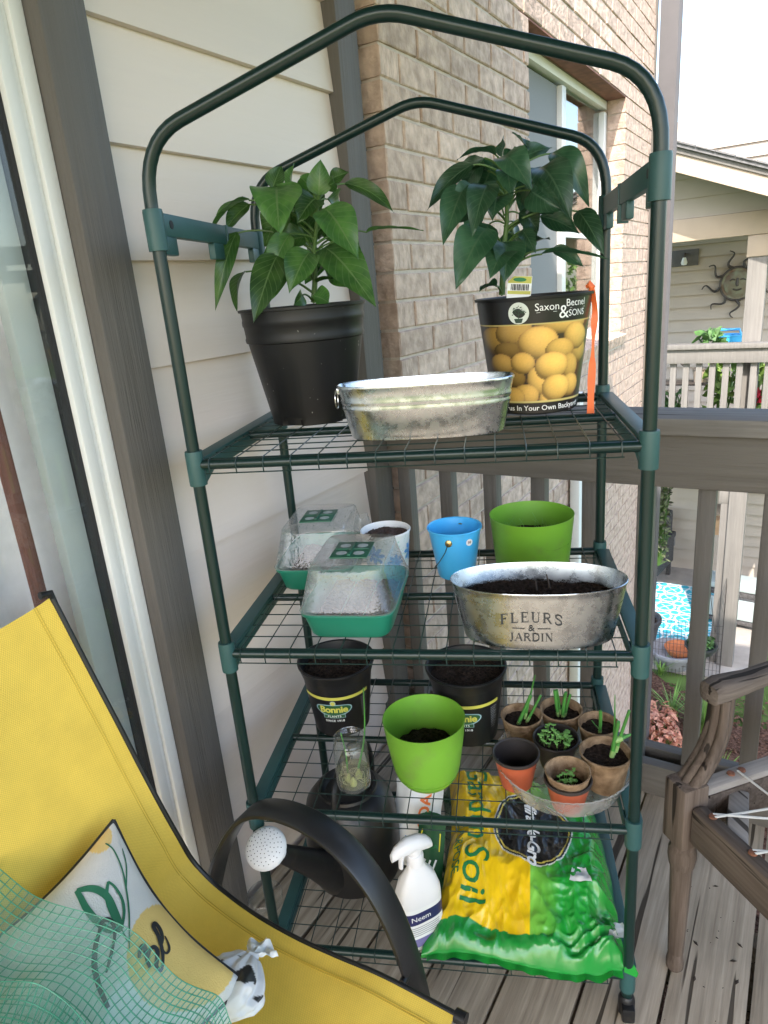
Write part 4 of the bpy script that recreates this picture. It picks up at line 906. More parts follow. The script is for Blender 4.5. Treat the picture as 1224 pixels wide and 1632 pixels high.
def stalks(label, P, px, seed=0, name='scallion'):
    t = thing(name, label, 'scallion', P+Vector((0,0,.045)), 0, 'cut scallions regrowing'); bpy.context.view_layer.update(); inv = t.matrix_world.inverted(); y0 = WR(P).y
    for (a, b, d0), (c, e, d1), r0, r1 in px:
        A = onr(a, b, y0+d0); B = onr(c, e, y0+d1); m_ = (A+B)/2+Vector((rnd(-.003,.003),rnd(-.003,.003),0))
        pp = [A+(A-B).normalized()*.008]+bez(A, m_, B, 6); q = MB().tube([inv @ p for p in pp], [r0*1.1]+[r0+(r1-r0)*i/6 for i in range(7)], 9); q.build('shoot', MT['scallion'], t)
        MB().tube([inv @ (A+(A-B).normalized()*.008), inv @ (A+(B-A).normalized()*.006)], [r0*1.2, r0*1.12], 9).build('white_base', M('scallion_white', (.55,.62,.35), .4) if 'scw' not in MT else MT['scw'], t)
MT['scw'] = M('scallion_base', (.24,.38,.12), .4, var=.1)
t, P, r = peat(831, 1139, 67, 'peat pot at the back left of the clear saucer', seed=1); stalks('three cut scallion shoots in the back left peat pot', P, [((826,1154,-.006),(846,1108,-.004),.0038,.0036), ((838,1140,.004),(853,1076,.006),.0026,.0012), ((842,1146,.0),(862,1108,.002),.0030,.0026)])
t, P, r = peat(894, 1129, 68, 'peat pot at the back middle of the clear saucer', seed=2); stalks('cluster of short cut scallion shoots in the back middle peat pot', P, [((889,1138,0),(884,1100,0),.0034,.0034), ((893,1134,.004),(887,1099,.006),.0028,.0028), ((897,1143,-.004),(902,1103,-.004),.0036,.0034), ((900,1139,.002),(909,1107,.003),.0032,.0028)])
t, P, r = peat(954, 1152, 66, 'peat pot at the right rear of the clear saucer, with one shoot', seed=3); stalks('single stubby scallion shoot in the right rear peat pot', P, [((956,1168,-.008),(957,1133,-.008),.0032,.0034), ((953,1160,0),(943,1148,0),.0010,.0008)])
t, P, r = peat(965, 1197, 82, 'largest peat pot at the right front of the clear saucer', h=.074, seed=4); stalks('tall scallion shoots in the right front peat pot', P, [((976,1200,-.004),(986,1150,-.006),.0040,.0032), ((978,1196,0),(980,1107,.004),.0034,.0006), ((983,1192,.002),(1003,1132,.004),.0034,.0028), ((986,1178,.0),(1014,1168,.01),.0050,.0012)])
# black pot with seedlings
def nurs(u, v, wpx, label, h, mat, seed, lipmat=None, soilz=None, extra=.0035):
    P = rim_place(u, v, h, 1, extra); s = mpp(P+Vector((0,0,h))); r = wpx*s/2-.003
    t = thing('small_nursery_pot', label, 'pot', P, ANG, 'small plastic nursery pots')
    MB().lathe([(0,.001),(r*.68,.0),(r*.70,.003),(r*.955,h-.010),(r*.965,h-.008)], 44, caps=False).build('wall', mat, t)
    MB().lathe([(r*.967,h-.0085),(r*1.03,h-.007),(r*1.05,h-.004),(r*1.04,h-.0005),(r*1.0,h),(r*.95,h-.002),(r*.93,h-.012),(r*.66,.004),(0,.004)], 44, caps=False).build('rim', lipmat or mat, t)
    if soilz: soil(t, r*.90, h-soilz, .005, seed=seed)
    return t, P, r
def seedlings(label, P, r, z, n, size):
    q = MB(); st = MB()
    for i in range(n):
        a, d = rnd(0,6.28), r*math.sqrt(random.random()); x, y = d*math.cos(a), d*math.sin(a); hh = rnd(.008,.018)
        tx, ty = x+rnd(-.004,.004), y+rnd(-.004,.004); st.tube([(x,y,z-.004),(tx,ty,z+hh)], .0005, 4)
        b = rnd(0,3.14)
        for s_ in (0, math.pi):
            c = Vector((tx+math.cos(b+s_)*size*.75, ty+math.sin(b+s_)*size*.75, z+hh+rnd(-.001,.002))); n_ = 8
            q.add([c+Vector((math.cos(2*math.pi*k/n_)*size, math.sin(2*math.pi*k/n_)*size*.8, .0012*math.cos(4*math.pi*k/n_)+rnd(-.0006,.0006))) for k in range(n_)], [tuple(range(n_))])
    t = thing('seedlings', label, 'seedlings', P, ANG); q.build('leaves', MT['seedling'], t, smooth=False)['kind'] = 'stuff'; st.build('stems', MT['seedling'], t)['kind'] = 'stuff'; return t
t, P, r = nurs(886, 1174, 75, 'small black pot full of seedlings in the middle of the clear saucer', .062, MT['brownblack'], 21, soilz=.012); seedlings('dense round leaved seedlings in the small black pot', P+(RIGHT*-.002), r*.72, .054, 46, .0036)
t, P, r = nurs(822, 1198, 77, 'empty terracotta coloured plastic pot in the clear saucer', .070, MT['terra'], 22, lipmat=MT['brownblack'])
t, P, r = nurs(905, 1238, 78, 'terracotta coloured plastic pot with a peat pot inside', .060, MT['terra'], 23, lipmat=MT['brownblack'])
t2, P2, r2 = peat(0, 0, 74, 'empty looking peat pot nested in a terracotta coloured plastic pot', at=P+Vector((0,0,.012)), h=.062, seed=5, sl=.036); seedlings('few tiny green seedlings inside the nested peat pot', P2, r2*.42, .036, 16, .0034)

# ================================================================ bottom shelf
# ---------- soil bag lying flat
BGX0, BGX1, BGY0, BGY1 = .300, .700, -.012, .452
def bagpt(u, v):
    """u across (left to right), v from the front edge to the back"""
    e = min(u, 1-u); g_ = min(v, 1-v)
    xl = BGX0 + .030*math.sin(v*2.6) - .018*max(0, v-.5); xr = BGX1 - .012 + .030*(v-.3)**2 - .055*max(0, v-.55)
    x = xl+(xr-xl)*u; y = BGY0 + .008*math.sin(u*7)+ (BGY1-BGY0)*v + .03*u*v*0
    y += -.03*v*max(0, u-.55)/.45*1.6
    fv = min(1, v/.40); fv = fv*fv*(3-2*fv)
    T = (.030+.062*fv)*(1-(1-min(1, e/.16))**2.2)*(1-(1-min(1, g_/(.05 if v < .5 else .13)))**2.0) + .008
    nn = Vector((u*4, v*4, 0))
    w_ = .014*noise.noise(nn*.9) + .0035*(1-2.6*abs(noise.noise(nn*1.7+Vector((3,1,0))))) + .0042*(1-3.4*abs(noise.noise(Vector((u*11+v*4, v*7-u*3, 4))))) + .0022*(1-3*abs(noise.noise(Vector((u*21-v*6, v*13+u*5, 8))))) + .0012*(1-2*abs(noise.noise(Vector((u*22, v*10, 1)))))
    rg = max(0, u-.55)*max(0, .62-v)*5                 # crumpled right front
    w_ += rg*(.020*(1-3.0*abs(noise.noise(nn*1.9+Vector((7,2,0)))))+.011*(1-3.0*abs(noise.noise(Vector((u*9+v*9, v*22-u*6, 3)))))-.006)
    w_ *= 1-.72*math.exp(-(((u-.55)*.40)**2+((v-.545)*.45)**2)/.0075)
    k = min(1, e/.06)*min(1, g_/.06)
    return Vector((x, y, T + w_*(.25+.75*k) + .006*math.sin(v*30+u*6)*(1-k)))
bag = thing('soil_bag', 'yellow and green plastic bag of garden soil lying on the bottom shelf', 'bag', RW(0,0,ZT[0]), ANG)
CU, CV, CR = .550, .545, .150                            # black roundel
q = MB(); nu = nv = 220; q.c = []
def bagcol(u, v):
    c = bagpt(u, v); x, y = c.x, c.y
    dx, dy = (u-CU)*.40, (v-CV)*.45; d = math.hypot(dx, dy)*1.0; wob = .004*math.sin(math.atan2(dy, dx)*4)
    if d < .083+wob: return (.010,.010,.010)
    if d < .086+wob: return (.62,.50,.10)
    if d < .0905+wob: return (.012,.012,.012)
    if d < .093+wob: return (.70,.72,.66)
    if v < .085+.03*max(0, u-.5)+.012*math.sin(u*9): return (.012,.235,.035)
    if u < .535: return (.80,.52,.008) if not (u < .05 and v > .1) else (.02,.12,.03)
    s = min(1, (u-.535)/.16); g1, g2 = (.20,.52,.06), (.012,.27,.030)
    return tuple(a+(b-a)*s for a, b in zip(g1, g2))
for j in range(nv+1):
    for i in range(nu+1): q.v.append(tuple(bagpt(i/nu, j/nv))); q.c.append(bagcol(i/nu, j/nv))
q.f = [(j*(nu+1)+i, j*(nu+1)+i+1, (j+1)*(nu+1)+i+1, (j+1)*(nu+1)+i) for j in range(nv) for i in range(nu)]
b0 = len(q.v)
for j in range(nv+1):
    for i in range(nu+1):
        p = bagpt(i/nu, j/nv); q.v.append((p.x, p.y, min(p.z-.004, .0035+.004*noise.noise(p*20)))); q.c.append((.03,.28,.04))
q.f += [(b0+a, b0+d, b0+c, b0+b) for a, b, c, d in q.f]
rim = [i for i in range(nu)] 
for i in range(nu):
    for a, b in ((i, i+1), (nv*(nu+1)+i+1, nv*(nu+1)+i), ((i+1)*(nu+1), i*(nu+1)), (i*(nu+1)+nu, (i+1)*(nu+1)+nu)): q.f.append((b, a, b0+a, b0+b))
skin = q.build('skin', vcol('printed_bag_film', .26, bump=.22, bscale=30, spec=.5, coat=.25, grime=.06), bag, sharp=0)
def bagmap(rx, ry, lift):
    """lettering runs towards the front edge: reading direction = -v, letter tops towards +u"""
    u = ry; v = rx; e = .004
    c = bagpt(min(.99, max(.01, u)), min(.99, max(.01, v))); return c + Vector((0,0,.0016+lift))
def bagtext(s, size, cu, cv, bold=0, stretch=1.0, mat=None, shear=0, sp=1.0):
    v, f = text2d(s, size, bold, shear, sp, maxlen=.012)
    return [(cv - x*stretch/.46, cu + y/.40) for x, y in v], f
decal('lettering', [bagtext('Garden Soil', .080, .225, .540, .004, .95)], bagmap, MT['ink_green'], skin)
decal('lettering', [bagtext('ALL PURPOSE', .026, .115, .42, .01)], bagmap, MT['ink_green'], skin)
decal('lettering', [bagtext('Miracle-Gro', .040, .550, .530, .030, 1.0, shear=.25, sp=.92)], bagmap, MT['ink_white'], skin)
MT['lining'] = M('white_film', (.66,.67,.66), .4, var=.05)
q = MB().grid(lambda a, b: bagpt(.03+.94*a, .0)+Vector((0, -.013*b, -.002+.0025*math.sin(a*55)*b)), 120, 3); q.build('seam', M('crimped_green_seam', (.012,.24,.03), .3, var=.1, coat=.2), skin)
# torn white lining and loose green corner
for u, v, s in ((.80,.30,.022),(.93,.10,.015),(.975,.15,.020)):
    c = bagpt(u, v)+Vector((0,0,.004)); ph = u*30
    MB().grid(lambda a, b: c+Vector(((a-.5)*2*s*(1-.4*b), (b-.5)*1.5*s, .006*noise.noise(Vector((a*2+ph, b*2, 1)))+.003*(1-2*abs(noise.noise(Vector((a*3, b*3+ph, 2))))))), 10, 10).build('torn_lining', MT['lining'], skin)
q = MB(); c = Vector((.700,-.010,.012)); q.add([c+Vector(p) for p in ((-.02,-.004,0),(.002,-.010,-.004),(.006,-.005,.000),(.000,.006,.007),(-.012,.014,.015))], [(0,1,2,3),(0,3,4)]); q.build('loose_corner', M('green_film', (.012,.27,.030), .3, var=.1, coat=.2), skin)

# ---------- spray bottle
P = RW(.296, .035, ZT[0]); bt = thing('spray_bottle', 'white plastic spray bottle with navy label beside the soil bag', 'bottle', P, ANG+R_(35))
MB().lathe([(0,.001),(.90,.0),(1,.004),(1.0,.115),(.98,.130),(.80,.158),(.52,.176),(.40,.184),(.38,.196),(.0,.196)], 48, sx=.046, sy=.027, p=3.0).build('body', MT['white_plastic'], bt)
MB().lathe([(.0,.192),(.0165,.192),(.0168,.212),(.015,.216),(0,.216)], 28).build('collar', MT['white_plastic'], bt)
q = MB(); hd = [(-.050,.232,.006,.009),(-.040,.240,.011,.013),(-.015,.246,.015,.018),(.010,.243,.0145,.018),(.028,.236,.012,.014),(.036,.230,.008,.009)]
rings = []
for x, z, wy_, hz in hd: rings.append([(x, wy_*math.cos(2*math.pi*k/14), z-.006+hz*math.sin(2*math.pi*k/14)) for k in range(14)])
v = [p for g in rings for p in g]; q.add(v, [(i*14+k, i*14+(k+1) % 14, (i+1)*14+(k+1) % 14, (i+1)*14+k) for i in range(5) for k in range(14)]+[tuple(range(14))[::-1], tuple(70+k for k in range(14))])
q.lathe([(0,.205),(.013,.208),(.014,.235),(0,.238)], 20); q.bbox((-.050,-.005,.225), (-.040,.005,.235), .002)
q.build('spray_head', MT['white_plastic'], bt, fix=True)
MB().tube([(-.022,0,.236),(-.030,0,.215),(-.032,0,.195)], [.006,.005,.004], 10, flat=(1,1.4)).build('trigger', MT['white_plastic'], bt)
def botmap(x, y, lift):
    a, b, p_ = .046, .027, 3.0; yy = b*max(0, 1-abs(x/a)**p_)**(1/p_); return Vector((x, -yy-.0007-lift, y))
def strip(x0, x1, y0, y1, sl=0, n=14): return [(x0+(x1-x0)*i/n, y+sl*(i/n)) for y in (y0, y1) for i in range(n+1)], [(i, i+1, n+2+i, n+1+i) for i in range(n)]
decal('label', [strip(-.042,.042,.012,.108)], botmap, MT['ink_white'], bt); decal('label_band', [strip(-.042,.042,.070,.098)], botmap, M('navy_print', (.02,.022,.095), .4), bt, .0004); decal('label_band', [strip(-.042,.042,.013,.034)], botmap, M('violet_print', (.16,.14,.30), .4), bt, .0004)
decal('lettering', [shift(text2d('Neem', .017), -.010, .084)], botmap, MT['ink_white'], bt, .0008); decal('lettering', [strip(-.036,.030,.062-.005*i,.0637-.005*i) for i in range(5)], botmap, M('grey_text', (.3,.3,.3), .5), bt, .0008)

# ---------- white pouch behind the spray bottle
P = RW(.262, .235, ZT[0]); pch = thing('fertiliser_pouch', 'white plastic pouch with orange and green lettering behind the spray bottle', 'pouch', P, ANG+R_(8))
def pp_(u, v, s): 
    b_ = .034*(1-(2*u-1)**2)**.6*(1-v)**.5*(.4+.6*min(1, v*6+.3)); x = (u-.5)*(.125-.02*v) + .004*math.sin(v*9)
    return Vector((x+.02*v, s*b_+.045*v*v+.006*noise.noise(Vector((u*5, v*5, s))), .002+.205*v-.02*v*(2*u-1)**2))
q = MB().grid(lambda u, v: pp_(u, v, -1), 26, 26).grid(lambda u, v: pp_(1-u, v, 1), 26, 26); q.build('film', M('white_pouch_film', (.68,.69,.68), .35, var=.06, scale=20, coat=.1), pch, sharp=0)
def pmap(x, y, l): p = pp_(min(.98, max(.02, .5+x/.115)), min(.98, max(.02, y/.205)), -1); return p+Vector((0,-.0012-l,0))
decal('lettering', [shift(([(-y, x) for x, y in text2d('SOAP', .034, .03, maxlen=.008)[0]], text2d('SOAP', .034, .03, maxlen=.008)[1]), .018, .140)], pmap, M('orange_print', (.75,.17,.03), .4), pch)
decal('green_badge', [disc2d(.026,.098,.020,20,.034)], pmap, MT['ink_green'], pch); decal('blue_panel', [poly2d([(-.055,.015),(-.012,.015),(-.02,.080),(-.052,.088)])], pmap, M('blue_print', (.02,.18,.52), .4), pch)
P = RW(.330, .20, ZT[0]+.0); cf = thing('craft_bag', 'small yellow and green printed packet tucked beside the soil bag', 'packet', RW(.298,.150,ZT[0]), ANG+R_(-10))
q = MB(); q.grid(lambda u, v: Vector(((u-.5)*.060+.01*v, -.012*(1-(2*u-1)**2)+.04*v, v*.165)), 8, 12).grid(lambda u, v: Vector(((.5-u)*.060+.01*v, .012*(1-(2*u-1)**2)+.04*v, v*.165)), 8, 12)
q.build('film', M('dark_green_film', (.015,.075,.03), .35, var=.2), cf, sharp=0)
cmap = lambda x, y, l: Vector((x+.01*y/.165, -.012*(1-(2*x/.060)**2)+.04*y/.165-.0012-l, y))
decal('label', [poly2d([(-.024,.085),(.022,.095),(.022,.135),(-.020,.140),(-.026,.11)])], cmap, M('yellow_label', (.66,.58,.04), .4), cf); decal('lettering', [shift(text2d('D CRA', .013, .01), -.002, .108)], cmap, MT['ink_green'], cf, .0005)
decal('stripes', [stroke2d([(-.02+.012*i,.035),(-.008+.012*i,.078)], .004) for i in range(3)], cmap, MT['ink_white'], cf)

# ---------- watering can
P = RW(.128, .205, ZT[0]); can = thing('watering_can', 'black plastic watering can with white sprinkler rose on the bottom shelf', 'watering can', P, ANG)
MB().lathe([(0,.004),(.080,.0),(.090,.006),(.094,.03),(.096,.09),(.094,.15),(.086,.190),(.070,.214),(.060,.220),(.058,.226),(.052,.227),(.050,.220),(.046,.214),(0,.210)], 56, sx=1.10, sy=1.10).build('body', MT['black_gloss'] if 'black_gloss' in MT else MT['black_plastic'], can)
q = MB(); q.tube(smooth_path([(.02,.092,.08),(.02,.135,.11),(.02,.150,.18),(.015,.110,.252),(.0,.03,.285),(-.01,-.045,.262),(-.012,-.066,.205)], 6), [.0115]*37, 12, flat=(1.25,.75)); q.build('handle', MT['black_plastic'], can)
rose = WR(onr(424, 1352, -.052)) - Vector((.128,.205,ZT[0]))
s0 = Vector((-.030,-.070,.055)); dv = (rose-s0); s1 = rose - dv.normalized()*.052
MB().tube([s0-dv.normalized()*.03, s0, s0+dv*.3, s1], [.050,.044,.030,.0165], 20).build('spout', MT['black_plastic'], can)
MB().tube([s1, s1+dv.normalized()*.028], [.0150,.0165], 20).build('rose_neck', MT['white_plastic'], can)
tocam = (WR(CAM)-WR(P)-rose); fdir = (tocam.normalized()*.80+Vector((-.25,0,.30))).normalized()
rot = fdir.to_track_quat('Z', 'Y').to_matrix().to_4x4(); rot.translation = rose
q = MB().lathe([(x*1.13, z*1.13) for x, z in [(0,-.034),(.014,-.032),(.022,-.020),(.0335,-.004),(.0345,0),(.0340,.003),(.028,.0095),(.016,.0135),(0,.015)]], 40); q.v = [tuple(rot @ Vector(p)) for p in q.v]; rs = q.build('rose', MT['white_plastic'], can, fix=True)
q = MB()
for ring, n in ((0,1),(.006,6),(.012,11),(.018,16),(.024,20),(.029,22)):
    for k in range(n):
        a = 2*math.pi*k/n+ring*40; r = ring*1.10; z = 1.13*(.0150-.0055*(ring/.028)**2.0)+.0004; c = rot @ Vector((r*math.cos(a), r*math.sin(a), z+.0004)); e1 = rot.to_3x3() @ Vector((1,0,0)); e2 = rot.to_3x3() @ Vector((0,1,0))
        q.add([c+e1*math.cos(t)*.0010+e2*math.sin(t)*.0010 for t in [i*math.pi/3 for i in range(6)]], [tuple(range(6))])
stuff(q.build('rose_holes', M('hole_dark', (.06,.06,.06), .8), rs, smooth=False))
# ---------- glass dish on the deck
D0 = on(424, 1440, 2, 0); dish = thing('glass_dish', 'round clear glass dish on the deck by the wall', 'dish', (D0.x, D0.y, .001), 0)
MB().lathe([(0,.002),(.036,.001),(.040,.003),(.042,.014),(.0425,.028),(.041,.030),(.0400,.029)], 44, caps=False).build('wall', MT['jarglass'], dish)
# ================================================================ yellow sling lounge chair
def slingmat():
    m, t, b = nodes('yellow_sling'); N = t.nodes; L = t.links
    uv = N.new('ShaderNodeUVMap'); mp = N.new('ShaderNodeMapping'); mp.inputs['Scale'].default_value = (300, 640, 1); L.new(uv.outputs[0], mp.inputs[0])
    ck = N.new('ShaderNodeTexChecker'); ck.inputs['Scale'].default_value = 1.0; L.new(mp.outputs[0], ck.inputs[0]); ck.inputs[1].default_value = (.86,.585,.045,1); ck.inputs[2].default_value = (.70,.46,.028,1)
    tc = N.new('ShaderNodeTexCoord'); no = N.new('ShaderNodeTexNoise'); no.inputs['Scale'].default_value = 14; L.new(tc.outputs['Object'], no.inputs[0])
    hv = N.new('ShaderNodeHueSaturation'); hv.inputs['Saturation'].default_value = .95; mr = N.new('ShaderNodeMapRange'); mr.inputs[1].default_value = .3; mr.inputs[2].default_value = .7; mr.inputs[3].default_value = .84; mr.inputs[4].default_value = .98; no.inputs['Detail'].default_value = 6; no.inputs['Roughness'].default_value = .65; L.new(no.outputs[0], mr.inputs[0]); L.new(mr.outputs[0], hv.inputs['Value']); L.new(ck.outputs[0], hv.inputs['Color']); L.new(hv.outputs[0], b.inputs['Base Color']); b.inputs['Roughness'].default_value = .7
    bp = N.new('ShaderNodeBump'); bp.inputs['Strength'].default_value = .5; bp.inputs['Distance'].default_value = .001; L.new(ck.outputs[1], bp.inputs['Height']); L.new(bp.outputs[0], b.inputs['Normal']); return m
MT['lounge'] = slingmat()
edge = smooth_path([(.490,-.150,.4035),(.430,-.150,.4045),(.364,-.150,.403),(.285,-.150,.393),(.215,-.150,.387),(.150,-.150,.388),(.103,-.150,.394),(.062,-.150,.404),(.028,-.152,.420),(-.002,-.158,.455),(-.016,-.164,.500),(-.037,-.170,.562),(-.062,-.176,.640),(-.085,-.184,.728),(-.112,-.193,.825),(-.142,-.206,.950)], 4)
lc = thing('lounge_chair', 'yellow sling patio chair with black metal frame in the foreground', 'chair', (.2,-.4,0)); LO = Vector((.2,-.4,0))
CW = .50; NE = len(edge)-1
def sling(a, b):
    i = b*NE; k = min(int(i), NE-1); p = edge[k].lerp(edge[k+1], i-k); sg = math.sin(math.pi*a)**.8 if 0 < a < 1 else 0
    tp_ = max(0, (p.z-.85)/.1); dn = Vector((-.012 if p.z > .45 else 0, 0, -.014 if p.z < .5 else -.03*tp_))*sg
    wr = .0030*noise.noise(Vector((a*3, b*9, 2)))+.0016*noise.noise(Vector((a*7, b*22, 5)))
    return p + Vector((0,-CW*a,0)) + dn + Vector((wr if p.z > .45 else 0, 0, wr if p.z < .55 else 0))*(min(a, 1-a)*8 if min(a, 1-a) < .125 else 1) - LO
MB().grid(sling, 40, NE).build('sling', MT['lounge'], lc, sharp=0)
MB().grid(lambda a, b: sling(1-a, b)-Vector((0,0,.0025)), 40, NE).build('sling_back', MT['lounge'], lc, sharp=0)
for a, s in ((0, 1), (1, -1)):
    MB().tube([p-LO+Vector((0,-CW*a+s*.0045,-.003)) for p in edge], .0046, 10).build('side_tube', MT['black_metal'], lc)
    MB().tube([edge[0]-LO+Vector((.0,-CW*a+s*.005,-.004)), edge[0]-LO+Vector((.016,-CW*a+s*.005,-.004))], .0095, 12).build('end_cap', MT['black_plastic'], lc)
    MB().tube([edge[-1]-LO+Vector((0,-CW*a+s*.006,-.02)), edge[-1]-LO+Vector((-.003,-CW*a+s*.004,.006)), edge[-1]-LO+Vector((-.003,-CW*a-s*.012,.008))], .0060, 12).build('corner_cap', MT['black_plastic'], lc)
MT['stitch'] = M('stitching', (.50,.34,.03), .8)
for off in (.045, .052):
    q = MB(); pts = [sling(off, i/120)+Vector((0,0,.0008)) for i in range(121)]; q.tube(pts, .0005, 4); stuff(q.build('stitching', MT['stitch'], lc))
# arms: flat bent bars
def arm(y):
    ap = smooth_path([(-.032,0,.318),(-.010,0,.372),(.012,0,.425),(.040,0,.475),(.072,0,.523),(.108,0,.563),(.150,0,.587),(.200,0,.597),(.250,0,.594),(.298,0,.575),(.340,0,.537),(.372,0,.482),(.394,0,.415),(.408,0,.340),(.418,0,.250),(.430,0,.10),(.436,0,.008)], 5)
    q = MB(); n = len(ap); hw = .0225; ht = .0055; rings = []
    for i in range(n):
        t = (ap[min(i+1,n-1)]-ap[max(i-1,0)]).normalized(); nn = Vector((-t.z,0,t.x))
        rings.append([ap[i]+Vector((0,y,0))+Vector((0,c,0))+nn*d-LO for c, d in ((-hw,-ht*.5),(-hw,ht*.5),(-hw*.82,ht),(hw*.82,ht),(hw,ht*.5),(hw,-ht*.5),(hw*.82,-ht),(-hw*.82,-ht))])
    v = [p for g in rings for p in g]; q.add(v, [(i*8+k, i*8+(k+1) % 8, (i+1)*8+(k+1) % 8, (i+1)*8+k) for i in range(n-1) for k in range(8)]+[tuple(range(8)), tuple((n-1)*8+k for k in range(8))[::-1]])
    q.build('arm', MT['black_metal'], lc, fix=True, sharp=50)
    for x, z in ((-.026,.334),(.399,.392)): MB().tube([Vector((x,y-.028,z))-LO, Vector((x,y-.012,z))-LO, Vector((x,y-.008,z+.0))-LO], [.006,.006,.003], 12).build('bolt', MT['black_metal'], lc)
arm(-.108); arm(-.15-CW-.042)
for y in (-.108, -.15-CW-.042):
    MB().tube([Vector((-.030,y,.325))-LO, Vector((-.075,y,.20))-LO, Vector((-.125,y,.008))-LO], .011, 12).build('rear_leg', MT['black_metal'], lc)
MB().tube([Vector((.30,-.165,.372))-LO, Vector((.30,-.165-CW+.03,.372))-LO], .010, 12).build('cross_bar', MT['black_metal'], lc)

# ---------------------------------------------------------------- cushion
PA, PB, PC = Vector((-.020,-.262,.622)), Vector((.226,-.268,.440)), Vector((-.030,-.575,.602)); PD = PB+PC-PA
pn = (PC-PA).cross(PB-PA).normalized(); pn = pn if pn.z > 0 else -pn
def pil(s, t, top=1):
    pin = lambda a: 1-.15*math.sin(math.pi*a)
    cs, ct = s-.5, t-.5
    p = (PA+PD)/2 + (PB-PA)*cs*pin(t) + (PC-PA)*ct*pin(s)
    bul = .062*(max(0, 1-(2*cs)**2)*max(0, 1-(2*ct)**2))**.55
    return p + pn*(bul*top + .004*noise.noise(Vector((s*4, t*4, 0)))*(1 if 0 < s < 1 and 0 < t < 1 else 0))
def pst(u, v):
    d = ray(u, v); o = PA + pn*.03; k = (o-CAM).dot(pn)/d.dot(pn); r = CAM+d*k-o
    e1, e2 = PB-PA, PC-PA; a, b, c = e1.dot(e1), e1.dot(e2), e2.dot(e2); f1, f2 = r.dot(e1), r.dot(e2); D = a*c-b*b
    return ((f1*c-f2*b)/D, (f2*a-f1*b)/D)
cu_ = thing('cushion', 'cream cushion with green leaf print and black script on the yellow chair', 'cushion', (.09,-.42,.42)); CO = Vector((.09,-.42,.42))
ys, yt = pst(300, 1512); zs, zt_ = pst(160, 1322)
q = MB(); n = 140; q.c = []
for j in range(n+1):
    for i in range(n+1):
        s, t = i/n, j/n; q.v.append(tuple(pil(s, t)-CO)); c = (.66,.64,.60)
        if math.hypot((s-ys)*.30, (t-yt)*.31) < .078: c = (.72,.50,.16)
        if math.hypot((s-zs)*.30, (t-zt_)*.31) < .020: c = (.72,.52,.20)
        q.c.append(c)
q.f = [(j*(n+1)+i, j*(n+1)+i+1, (j+1)*(n+1)+i+1, (j+1)*(n+1)+i) for j in range(n) for i in range(n)]
cover = q.build('cover', vcol('cushion_linen', .85, bump=.4, bscale=500, grime=.05), cu_, sharp=0, fix=True)
MB().grid(lambda a, b: pil(1-a, b, -.7)-CO, 30, 30).build('underside', MT['ink_white'], cu_, sharp=0)
pe = [pil(i/30, 0) for i in range(31)]+[pil(1, i/30) for i in range(1,31)]+[pil(1-i/30, 1) for i in range(1,31)]+[pil(0, 1-i/30) for i in range(1,31)]
MB().tube([p-CO for p in pe], .0032, 8).build('piping', MT['ink_black'], cu_)
def pmapc(s, t, l): return pil(min(.99, max(.01, s)), min(.99, max(.01, t)))+pn*(.0012+l)-CO
def pen(pts, w0, n=6):
    pp = smooth_path([(*pst(x*.245, 1240+y*.245), 0) for x, y in pts], n); N_ = len(pp)
    ws = [w0*(.55+.45*math.sin(math.pi*min(1, (i+.5)/N_))) for i in range(N_)] ; return stroke2d([(p.x, p.y) for p in pp], ws)
decal('leaf_print', [pen([(690,370),(760,420),(830,540),(860,680),(870,820),(865,960),(858,1110)], .010), pen([(835,400),(866,500),(862,620),(857,690)], .008), pen([(460,680),(560,675),(650,700),(720,760),(780,880),(812,962)], .036), pen([(812,962),(760,976),(690,968),(620,915),(540,820),(490,730),(458,678)], .034),
      pen([(710,630),(765,665),(818,740),(832,820),(822,900),(805,960)], .016), pen([(805,960),(760,900),(715,800),(695,720),(710,630)], .024), pen([(810,970),(830,1020),(856,1065)], .008)], pmapc, M('leaf_print_green', (.020,.140,.070), .8, var=.2), cover)
decal('script', [pen([(745,1060),(752,980),(735,920),(690,900),(650,930),(630,1000)], .022), pen([(640,980),(605,1090),(592,1210),(600,1310),(640,1440),(700,1560)], .028), pen([(745,1050),(720,1160),(680,1300)], .016), pen([(925,1180),(940,1110),(965,1085),(977,1130),(988,1200),(1003,1250)], .024), pen([(985,1190),(1010,1110),(1042,1085),(1062,1115),(1056,1180),(1050,1235),(1075,1268),(1095,1235)], .022),
      pen([(1095,1235),(1100,1120),(1080,1000),(1050,925),(1068,898),(1100,945),(1106,1010),(1090,1075)], .022), pen([(1090,1075),(1120,1122),(1147,1100),(1150,1050),(1128,985)], .012)], pmapc, MT['ink_black'], cover, .0008)

# ---------------------------------------------------------------- folded greenhouse cover
ED = smooth_path([on(-120,1330,2,.665), on(0,1388,2,.650), on(100,1442,2,.628), on(210,1490,2,.602), on(290,1556,2,.548), on(345,1596,2,.510), on(385,1640,2,.478), on(440,1720,2,.455)], 8)
def cov(a, b, ly=0):
    i = a*(len(ED)-1); k = min(int(i), len(ED)-2); p = ED[k].lerp(ED[k+1], i-k)
    d = Vector((.05,-.40,-.04-.02*math.sin(a*7))); nz = noise.noise(Vector((a*5+ly*3, b*3, ly)))*.013+noise.noise(Vector((a*12, b*8, 5+ly)))*.008
    q_ = p + d*b + Vector((.006*math.sin(b*11+a*5), .006*math.sin(a*20), nz*min(1, b*6)+.003*math.sin(a*26)*(1-b)))
    return q_ + Vector((0,0,ly))
gc = thing('greenhouse_cover', 'folded clear plastic cover with green reinforcing grid on the yellow chair', 'cover', (.1,-.5,.55)); GO = Vector((.1,-.5,.55))
